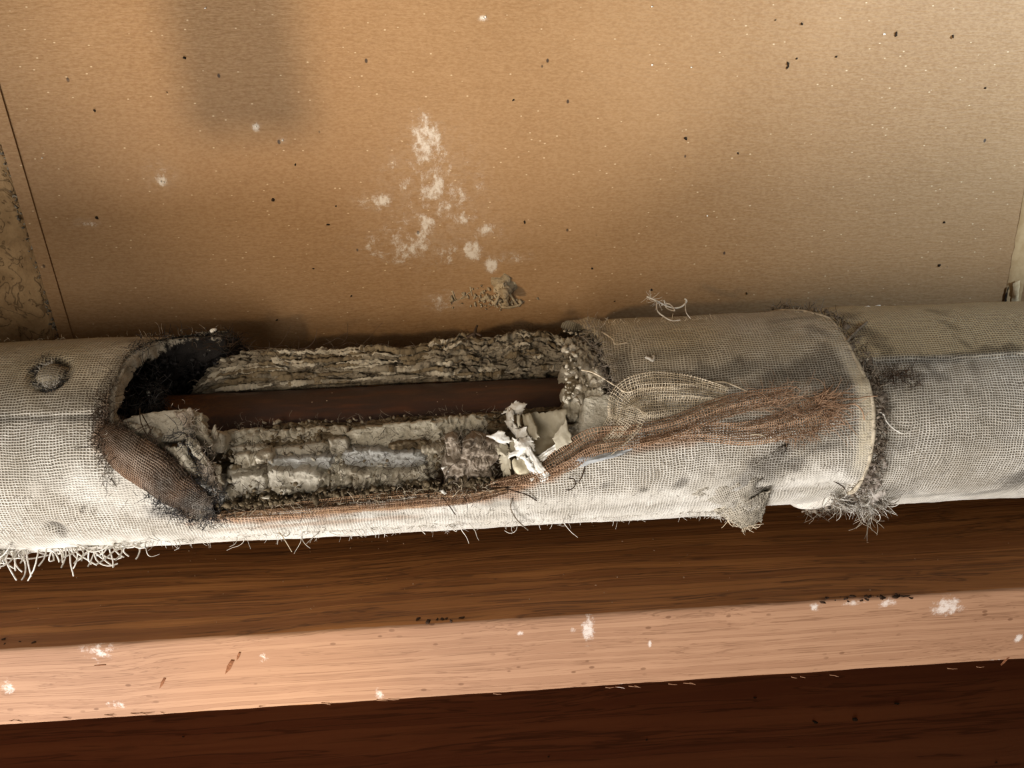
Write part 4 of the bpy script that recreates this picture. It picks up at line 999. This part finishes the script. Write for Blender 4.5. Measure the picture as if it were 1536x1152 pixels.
# ------------------------------------------------------------------ torn paper scraps (each lies loose in the opening)
def scrap(label, corners, mat=WHITE_PAPER, **kw):
    o = sheet('paper_scrap', corners, mat, **kw); return tag(o, label, 'paper scrap', 'torn paper scraps in the opening')
scrap('rounded off-white paper tuft leaning on the bare pipe', [(752, 620, .039), (772, 602, .044), (790, 606, .045), (782, 622, .042)], bulge=.003, rag=.15)
scrap('narrow white paper scrap slanting below the rounded tuft', [(757, 632, .044), (766, 630, .047), (784, 652, .048), (774, 656, .045)], bulge=.001, rag=.14)
scrap('broad cream-white paper scrap nearest the pinkish lump', [(730, 655, .0485), (752, 646, .051), (769, 662, .051), (754, 668, .049)], bulge=.002, rag=.14)
scrap('upright white paper scrap against the curled grey sheet', [(772, 644, .048), (790, 640, .051), (790, 662, .053), (774, 664, .050)], bulge=.001, rag=.16)
scrap('small pale paper scrap in the middle of the torn pile', [(766, 660, .049), (782, 655, .051), (784, 682, .053), (762, 682, .050)], TAN_PAPER, bulge=.001, rag=.16)
scrap('long bright white paper strip pointing down over the brown gauze', [(780, 672, .053), (793, 668, .055), (826, 714, .0575), (812, 724, .0565)], bulge=.001, bend=.001, rag=.12, n=(16, 22))
scrap('thin white paper sliver lying across the torn pile', [(758, 682, .0525), (790, 668, .054), (792, 676, .0545), (762, 688, .053)], bulge=.001, rag=.2)
scrap('cream paper roll at the bottom of the torn pile', [(768, 690, .052), (786, 684, .055), (794, 712, .056), (774, 716, .053)], mat_plain('cream_paper', srgb(214, 204, 178), srgb(188, 176, 148), 200), bulge=.004, rag=.12)
scrap('ragged cream paper piece beside the dark hole', [(748, 684, .051), (764, 678, .053), (766, 716, .0535), (754, 712, .052)], TAN_PAPER, bulge=.001, rag=.2)
scrap('tiny white paper chip on the gauze below the pile', [(793, 718, .0565), (800, 715, .057), (802, 719, .057), (797, 722, .0565)], bulge=.0005, n=(7, 6))
scrap('small white paper chip left of the pinkish lump', [(661, 702, .050), (671, 699, .052), (673, 708, .052), (668, 712, .050)], bulge=.0008, n=(8, 7))
scrap('white paper chip stuck in the brown gauze below the lump', [(659, 737, .0555), (664, 735, .056), (670, 741, .056), (666, 743, .0558)], bulge=.0008, n=(7, 6))
scrap('blue-grey paper tongue poking out above the white cloth', [(866, 686, .0572), (871, 700, .0582), (930, 684, .0590), (955, 671, .0586)], mat_plain('blue_grey_paper', srgb(176, 178, 178), srgb(148, 150, 152), 200), bulge=.0015, rag=.1, n=(12, 24))
scrap('jagged white paper piece standing beside the rounded tuft', [(760, 612, .041), (770, 618, .046), (768, 640, .048), (758, 636, .043)], bulge=.001, rag=.24, ragscale=700)
scrap('thin upright paper spike between tuft and curled sheet', [(775, 622, .046), (779, 622, .048), (780, 640, .049), (776, 641, .047)], TAN_PAPER, bulge=.0004, rag=.2, n=(8, 16))
scrap('crumpled white paper fold in the centre of the torn pile', [(770, 660, .0515), (796, 654, .0540), (802, 676, .0550), (778, 690, .0530)], bulge=.0025, rag=.22, rough=.0016, ragscale=700)
scrap('frayed white paper tail hanging at the left of the long strip', [(776, 690, .0540), (790, 682, .0560), (806, 706, .0572), (796, 712, .0562)], bulge=.001, rag=.25, rough=.0012, ragscale=700)
scrap('pale grey paper flake lying under the broad cream scrap', [(742, 664, .0490), (762, 668, .0505), (764, 686, .0520), (746, 682, .0505)], TAN_PAPER, bulge=.0015, rag=.22, rough=.0012, ragscale=700)
def curl(label, corners, **kw):
    o = sheet('curled_sheet', corners, kw.pop('mat', TAN_PAPER), **kw); return tag(o, label, 'curled sheet', 'curled grey sheets in the opening')
curl('wide curled grey-tan sheet standing open beside the white scraps', [(795, 620, .044), (848, 614, .0460), (856, 664, .0550), (798, 686, .0515)], bulge=-.006, n=(26, 22), thick=.0010, rag=.06, rough=.0009)
curl('narrow tan sheet edge at the left of the wide curled sheet', [(783, 622, .046), (795, 620, .048), (808, 654, .0535), (790, 672, .0510)], bulge=.001, thick=.0012, rag=.1)
curl('grey folded lip of the wide curled sheet', [(828, 656, .0540), (850, 628, .0555), (858, 662, .0575), (834, 676, .0560)], bulge=.001, thick=.0012, rag=.1)
curl('white torn rim below the wide curled sheet', [(798, 690, .0535), (842, 660, .0550), (846, 664, .0562), (804, 698, .0555)], thick=.0016, rag=.2, rough=.0012, mat=WHITE_PAPER, ragscale=700)

# ------------------------------------------------------------------ gauze
gz = net('gauze_strip', [(736, 726, .0556), (790, 716, .0562), (845, 690, .0566), (890, 664, .0570), (950, 655, .0578), (1010, 641, .0586), (1070, 617, .0592), (1120, 602, .0592), (1180, 592, .0586)], [8, 18, 34, 38, 32, 29, 29, 28, 22], 9, 118, BTHREAD, r=.00021, wob=.00022, fray=.012)
tag(gz, 'twisted brown gauze strip pulled diagonally across the sleeve', 'gauze')
g2 = net('gauze_strip', [(960, 662, .0578), (1040, 648, .0584), (1120, 650, .0590), (1180, 636, .0594), (1238, 616, .0594)], [8, 24, 32, 36, 46], 10, 76, BTHREAD, r=.00021, wob=.00022, fray=.020, keep=.93)
tag(g2, 'frayed pinkish-brown gauze end spread out near the collar', 'gauze')
g3 = net('gauze_patch', [(898, 676, .0556), (934, 636, .0572), (948, 602, .0578), (985, 594, .0576), (1035, 594, .0572), (1090, 600, .0568)], [30, 44, 60, 66, 56, 34], 18, 66, THREAD, r=.00019, wob=.00022, keep=.97)
tag(g3, 'loose cream open gauze bunched over the edge of the opening', 'gauze')
fuzz('gauze_fray', edge_from_px([(1225, 595, .0592), (1242, 612, .0595), (1240, 640, .0592)], .059), 130, BTHREAD, g2, (.005, .020), .00016, .15, .35, bias=(1.2, 0, 0), jitter=.0015, n=10)
fuzz('gauze_fray_low', edge_from_px([(1150, 650, .0585), (1200, 655, .0585), (1235, 640, .0585)], .0585), 110, BTHREAD, g2, (.003, .008), .00015, .2, .6, bias=(.1, 0, -.6), jitter=.001)
fuzz('gauze_tuft', edge_from_px([(1228, 606, .059), (1236, 598, .059)], .059), 34, BTHREAD, g2, (.006, .010), .0002, .3, .3, bias=(.15, 0, .9), jitter=.0006)
fuzz('gauze_haze', edge_from_px([(1120, 610, .0575), (1180, 610, .0575), (1230, 620, .0575)], .0575), 200, BTHREAD, g2, (.005, .018), .00011, .1, .5, bias=(.9, 0, 0), jitter=.004)
# ------------------------------------------------------------------ loose threads
def thread(label, pts, mat, r=.00035, n=40, sides=6):
    o = tubes('loose_thread', [(spline([on_pipe(*p) for p in pts], n), r, r * .8)], mat, None, sides)
    return tag(o, label, 'thread', 'loose threads on the pipe wrapping')
thread('long pale thread lying along the sleeve above the brown gauze', [(872, 555, .0560), (892, 560, .0568), (925, 580, .0580), (940, 588, .0585), (960, 583, .0585), (1000, 580, .0580), (1060, 574, .0578), (1085, 573, .0580), (1100, 578, .0585), (1121, 587, .0590)], THREAD, .00040, 70)
thread('brown thread looping from the gauze tuft to the collar', [(1238, 602, .0592), (1260, 608, .0600), (1280, 606, .0602), (1292, 614, .0602), (1297, 630, .0595)], BTHREAD, .00040)
thread('straight brown thread reaching across the pale hem', [(1240, 598, .0592), (1265, 598, .0602), (1285, 598, .0605), (1300, 595, .0600), (1316, 594, .0590)], BTHREAD, .00036)
thread('pale curly thread on the cloth right of the collar', [(1320, 618, .0560), (1326, 622, .0568), (1330, 632, .0568), (1342, 644, .0560), (1355, 650, .0562), (1366, 646, .0558)], WTHREAD, .00040)
thread('cream thread end at the tip of the brown gauze', [(1125, 652, .0590), (1140, 652, .0602), (1150, 656, .0600), (1160, 662, .0592)], THREAD, .0004)
thread('dark thread curving over the white cloth below the sleeve', [(1186, 702, .0535), (1205, 712, .0545), (1225, 718, .0545), (1245, 720, .0545), (1262, 728, .0545), (1268, 734, .0540)], DTHREAD, .00036)
thread('dark hooked thread below the blue-grey paper tongue', [(853, 717, .0560), (861, 719, .0568), (863, 727, .0572), (857, 734, .0568), (849, 735, .0560)], DTHREAD, .0003)
thread('short dark thread hanging from the brown gauze', [(877, 700, .0562), (874, 712, .0570), (868, 724, .0566)], DTHREAD, .00034)
thread('dark slanting thread over the white strip under the lump', [(742, 726, .0560), (770, 736, .0570), (790, 742, .0568), (805, 751, .0560)], DTHREAD, .00036)
thread('short dark thread under the brown stained edge', [(662, 744, .0560), (672, 756, .0565), (683, 772, .0560)], DTHREAD, .0003)
thread('thread curving below the white strip and hanging free', [(768, 748, .0560), (766, 762, .0575), (774, 778, .0580), (784, 788, .0585), (792, 795, .0590)], GTHREAD, .00036)
thread('fine pale hair sticking out below the cloth over the ledge', [(418, 798, .0560), (426, 808, .060), (438, 828, .066)], THREAD, .00028)
thread('dark crossed thread at the top of the collar', [(1270, 512, .0568), (1284, 497, .0578), (1300, 483, .0575)], GTHREAD, .0008)
thread('small white thread knot on the upper sleeve', [(969, 536, .0565), (974, 538, .0573), (979, 541, .0573), (981, 536, .0570), (980, 534, .0565)], WTHREAD, .0008)
thread('white thread hanging from the right opening edge', [(903, 498, .0565), (918, 508, .0572), (923, 516, .0572), (940, 514, .0568)], THREAD, .0004)
# tangle standing on the top of the sleeve
tg = empty('thread_tangle', tuple(on_pipe(1005, 470, .055))); tag(tg, 'pale thread tangle sticking up above the sleeve', 'thread')
inv = np.array(tg.location)
def tpath(pts, r): return (spline([on_pipe(*p) for p in pts], 40) - inv, r, r)
tubes('strand', [tpath([(970, 445, .060), (982, 450, .060), (996, 457, .059), (1010, 462, .058), (1022, 460, .059), (1030, 452, .060), (1027, 448, .060)], .0005)], WTHREAD, tg)
tubes('strand', [tpath([(985, 452, .060), (986, 466, .060), (996, 475, .058), (1008, 481, .0565), (1020, 480, .0562)], .0004)], WTHREAD, tg)
tubes('strand', [tpath([(996, 450, .060), (1000, 462, .059), (1012, 466, .059), (1004, 456, .060), (992, 458, .060)], .00035), tpath([(1028, 452, .060), (1029, 468, .059), (1036, 478, .0565)], .0003)], WTHREAD, tg)
fz = [fibre(on_pipe(974 + k * .8, 446 + k * .4, .060) - inv, RNG.normal(size=3), .006, .00016, .8) for k in range(20)]
tag(tubes('tangle_fluff', fz, WTHREAD, tg, 3), kind='stuff')

# ------------------------------------------------------------------ fringe under the left jacket, fuzz under the rest
bot = [(0, 824), (60, 824), (120, 822), (200, 815)]
be = edge_from_px([(-40, 826), (0, 825), (60, 823), (120, 820), (180, 815), (230, 811)], RO - .0002)
pth = []
for k in range(95):
    i = int(RNG.beta(1.2, 1.6) * (len(be) - 1)); p = be[i] + [RNG.normal() * .002, RNG.normal() * .001, RNG.uniform(-.0005, .001)]
    pth.append(fibre(p, [RNG.normal() * 1.0, -.35 + RNG.normal() * .3, -.55 + .2 * RNG.normal()], RNG.uniform(.006, .020), .00042, .45, 9, sag=.05, r1=.0004))
tag(tubes('fringe', pth, WTHREAD, wrap, 5), kind='stuff')
be2 = edge_from_px([(200, 813), (320, 806), (450, 798), (560, 793), (680, 787), (800, 780), (920, 774), (1030, 769), (1090, 766)], RO)
fuzz('underside_fuzz', be2, 330, WTHREAD, wrap, (.002, .007), .00016, .2, .7, bias=(.3, -.2, -.5), jitter=.0006)
fuzz('underside_threads', be2[:30], 34, WTHREAD, wrap, (.006, .014), .0003, .1, .6, bias=(.6, -.3, -.4), jitter=.0006, n=10)
te = edge_from_px([(0, 513), (120, 508), (240, 502)], RO); fuzz('top_fuzz', te, 60, THREAD, wrap, (.001, .003), .00012, .5, .5, jitter=.0004)
te = edge_from_px([(890, 488), (960, 485), (1080, 479), (1230, 470)], RO); fuzz('sleeve_top_fuzz', te, 130, THREAD, wrap, (.001, .004), .00014, .5, .6, jitter=.0006)
# short dark hairs lying in the fuzzy white cloth
pth = []
for k in range(240):
    px = RNG.uniform(0, 1290); py = np.interp(px, [0, 300, 800, 1290], [800, 790, 762, 735]) - abs(RNG.normal()) * 34
    if 280 < px < 860: py = np.interp(px, [0, 300, 800, 1290], [800, 790, 762, 735]) + RNG.uniform(-8, 14)
    p = on_pipe(px, py, RO + .0004); tn = np.cross(radial(p), RNG.normal(size=3)); pth.append(fibre(p, tn, RNG.uniform(.0015, .0045), .00012, .6, 6))
tag(tubes('dark_hairs', pth, GTHREAD, wrap, 3), kind='stuff')
# cloth lip with open weave along the lower edge of the opening
nt_ = net('frayed_edge', [(330, 772, .0553), (420, 765, .0556), (520, 757, .0556), (620, 748, .0556), (700, 741, .0556), (760, 732, .0556)], [10, 16, 22, 26, 26, 14], 9, 200, mat_plain('tan_gauze_thread', srgb(182, 150, 118), srgb(146, 112, 82)), wrap, r=.00017, wob=.0002, keep=.9)
nt_['label'] = 'open frayed weave along the torn edge'
# torn flap hanging under the sleeve
fl = sheet('torn_flap', [(1040, 742, .0556), (1182, 668, .0568), (1140, 762, .0575), (1086, 772, .0562)], CLOTH, wrap, bulge=.0025, n=(60, 40), thick=.0008, rough=.0010, rag=.03, uvs=.31,
           attrs=dict(stain=lambda u, v: np.clip(.8 * sstep(u, .5, .8) * sstep(1 - v, -.2, .5) + .15, 0, 1), brown=lambda u, v: 0 * u, white=lambda u, v: .3 * sstep(u, .4, 0), tan=lambda u, v: .2 + 0 * u))
fl2 = sheet('flap_tip', [(1068, 766, .0558), (1156, 738, .0574), (1142, 782, .0595), (1112, 792, .0592)], CLOTH, wrap, bulge=.001, n=(36, 26), thick=.0008, rough=.0010, rag=.05, uvs=.37,
            attrs=dict(stain=lambda u, v: np.clip(.55 * sstep(u, .2, .8) + .1, 0, 1), brown=lambda u, v: 0 * u, white=lambda u, v: 0 * u, tan=lambda u, v: .4 + 0 * u))
te = edge_from_px([(1090, 774, .0565), (1115, 788, .059), (1133, 782, .059)], .058)
fuzz('flap_fringe', te, 46, THREAD, wrap, (.003, .008), .0003, .1, .5, bias=(.3, -.2, -.9), jitter=.0006)
fuzz('flap_fringe_left', edge_from_px([(1030, 769), (1060, 769), (1092, 774)], .0555), 40, WTHREAD, wrap, (.002, .005), .0002, .1, .5, bias=(.1, -.2, -.8), jitter=.0006)

# ------------------------------------------------------------------ collar: hem, dirt and fibre in the joint
an = np.linspace(math.radians(-120), math.radians(130), 160); hx = np.interp(an, COLLAR[:, 1], COLLAR[:, 0])
hem = cyl(hx - .0006, an, RO + .0004 + .0006 * np.clip(noise(np.stack([an * 3, an * 0, an * 0], -1), 2), -1, 1) - .0040 * sstep(an, math.radians(-48), math.radians(-60)))
ho = tubes('hem', [(hem, .0011, .0011)], mat_plain('cream_hem', srgb(206, 194, 172), srgb(170, 158, 138), 300), wrap, 8); ho['label'] = 'cream rolled hem at the collar'
joint = empty('fibre_clump'); tag(joint, 'dirty grey fibre packed in the joint between the two wrapped lengths', 'fibre clump')
jl = cyl(hx + .0025, an, RO + .0002)
sel = jl[20:]
fuzz('joint_fibres', sel, 700, GTHREAD, joint, (.003, .009), .00018, .35, .9, bias=(.25, 0, 0), jitter=.0016)
fuzz('joint_dark_fibres', sel, 520, DTHREAD, joint, (.002, .007), .00018, .25, .9, bias=(.2, 0, 0), jitter=.0016)
cs, ss = [], []
for k in range(420):
    i = RNG.integers(20, len(jl) - 4); cs.append(jl[i] + np.array([RNG.uniform(-.002, .004), 0, 0]) + radial(jl[i]) * RNG.uniform(-.0012, .0006)); ss.append(abs(RNG.normal()) * .0008 + .0004)
tag(crumbs('joint_lumps', cs, ss, mat_crumbly('dirty_grey_fluff', srgb(56, 50, 44), srgb(112, 100, 88), srgb(160, 148, 134)), joint), kind='stuff')
# tuft hanging below the joint
tl = edge_from_px([(1245, 745, .0540), (1275, 752, .0550), (1300, 752, .0550), (1325, 748, .0545)], .055)
fuzz('hanging_tuft', tl, 240, GTHREAD, joint, (.005, .012), .00020, .1, .5, bias=(.8, -.2, -.7), jitter=.0018, n=10)
fuzz('hanging_tuft_pale', tl, 260, WTHREAD, joint, (.005, .012), .00022, .1, .5, bias=(.9, -.2, -.5), jitter=.0018, n=10)
pth = [fibre(on_pipe(1300 + RNG.normal() * 6, 768, .058), [.35 + .2 * RNG.normal(), -.2, -.9], RNG.uniform(.010, .018), .0003, .35, 10) for k in range(16)]
tag(tubes('tuft_tail', pth, GTHREAD, joint, 4), kind='stuff')
block('joint_rag', 1312, 715, 13, 24, RO + .0004, .004, mat_crumbly('grey_rag', srgb(70, 60, 54), srgb(132, 120, 110), srgb(186, 176, 166)), joint, amp=.0022, crack=.0016, rag=.25)
block('joint_rag', 1300, 748, 22, 12, RO + .0008, .005, mat_crumbly('pale_rag', srgb(96, 86, 78), srgb(170, 160, 150), srgb(212, 205, 196)), joint, amp=.0022, crack=.0016, rag=.25)
block('joint_rag', 1316, 585, 12, 26, RO + .0002, .004, mat_crumbly('grey_rag_dark', srgb(56, 50, 44), srgb(110, 100, 90), srgb(156, 146, 134)), joint, amp=.0018, crack=.0016, rag=.25)
fuzz('joint_spread', edge_from_px([(1322, 560, .0555), (1345, 566, .0555), (1370, 574, .0553)], RO), 150, DTHREAD, joint, (.003, .010), .00015, .25, .8, bias=(.4, 0, 0), jitter=.0022)

# white fluff in the pitted patch at the left
pp = empty('fluff_patch'); tag(pp, 'whitish fluff sitting in a dark-ringed pit on the left wrapping', 'fluff')
bp = on_pipe(76, 568, RO - .001)
pth = []
for k in range(420):
    th = RNG.uniform(0, 6.28); rr = RNG.random() ** .6; p = on_pipe(75 + 15 * rr * math.cos(th), 566 + 20 * rr * math.sin(th), RO - .0008); pth.append(fibre(p, radial(p) * .5 + RNG.normal(size=3) * .6, RNG.uniform(.0015, .004), .00016, .8, 6))
tag(tubes('fluff', pth, WTHREAD, pp, 3), kind='stuff')
pth = []
for k in range(260):
    th = RNG.uniform(0, 6.28); p = on_pipe(75 + (22 + RNG.normal() * 3) * math.cos(th), 562 + (26 + RNG.normal() * 3) * math.sin(th), RO - .0004); pth.append(fibre(p, radial(p) * .3 + RNG.normal(size=3) * .6, RNG.uniform(.0015, .004), .00016, .8, 6))
tag(tubes('pit_fibres', pth, SOOT, pp, 3), kind='stuff')

# ------------------------------------------------------------------ plaster-coated nail on the board
nb = on_wall(755, 428)
nail = empty('plaster_nail', tuple(nb)); tag(nail, 'nail with a ragged plaster crust standing out of the board', 'nail')
PC = mat_crumbly('nail_plaster', srgb(84, 70, 52), srgb(150, 132, 104), srgb(190, 174, 146))
n, m2 = 26, 22; t, a = np.meshgrid(np.linspace(0, 1, n), np.linspace(0, 2 * math.pi, m2), indexing='ij')
rr = np.interp(t, [0, .25, .6, .9, 1], [.0080, .0045, .0030, .0018, 0]); q = np.stack([rr * np.cos(a), -t * .02, rr * np.sin(a)], -1)
rr = rr * (1 + .5 * fbm(q, 220, 3, 3)); Vn = np.stack([rr * np.cos(a), -t * .019, rr * np.sin(a) * .8 - t * .002], -1)
mesh_obj('crust', Vn.reshape(-1, 3), grid_faces(n, m2), PC, nail)
cs, ss = [], []
for k in range(130):
    px = RNG.normal(738, 26); py = RNG.normal(450, 7); cs.append(on_wall(px, py, WALL_Y - .0006) - nb); ss.append(abs(RNG.normal()) * .0008 + .0003)
tag(crumbs('plaster_smear', cs, ss, PC, nail), kind='stuff')
def ridge(pts, r): return (spline([on_wall(*p) - nb for p in pts], 16), r, r * .6)
tubes('plaster_ridge', [ridge([(742, 456, WALL_Y - .002), (748, 444, WALL_Y - .006), (754, 424, WALL_Y - .008)], .0010), ridge([(762, 458, WALL_Y - .003), (758, 444, WALL_Y - .008), (754, 424, WALL_Y - .008)], .0010), ridge([(776, 458, WALL_Y - .001), (764, 440, WALL_Y - .004), (756, 426, WALL_Y - .007)], .0008), ridge([(752, 460, WALL_Y - .001), (765, 461, WALL_Y - .002), (780, 457, WALL_Y - .001)], .0012)], PC, nail, 6)
tubes('plaster_scratch', [ridge([(678, 436, WALL_Y), (683, 450, WALL_Y - .0005)], .0006), ridge([(690, 448, WALL_Y), (705, 438, WALL_Y - .0005)], .0005), ridge([(705, 430, WALL_Y), (708, 444, WALL_Y - .0005)], .0005), ridge([(680, 452, WALL_Y), (700, 446, WALL_Y - .0005)], .0004)], PC, nail, 5)
# stubble and chips between board and lagging top
chips = [(486, 516), (478, 517), (320, 495), (1300, 461), (1316, 459), (1390, 459)]
for k, (px, py) in enumerate(chips[2:5]):
    o = crumbs('plaster_chip', [on_pipe(px, py, .0560)], [.0012], WHITE_PAPER, stretch=2.2, flat=.5); tag(o, ['tiny pale chip above the sooty left mouth of the opening', 'pale straw-like chip on top of the wrapping right of the collar', 'second pale chip on top of the wrapping, further right'][k], 'chip')
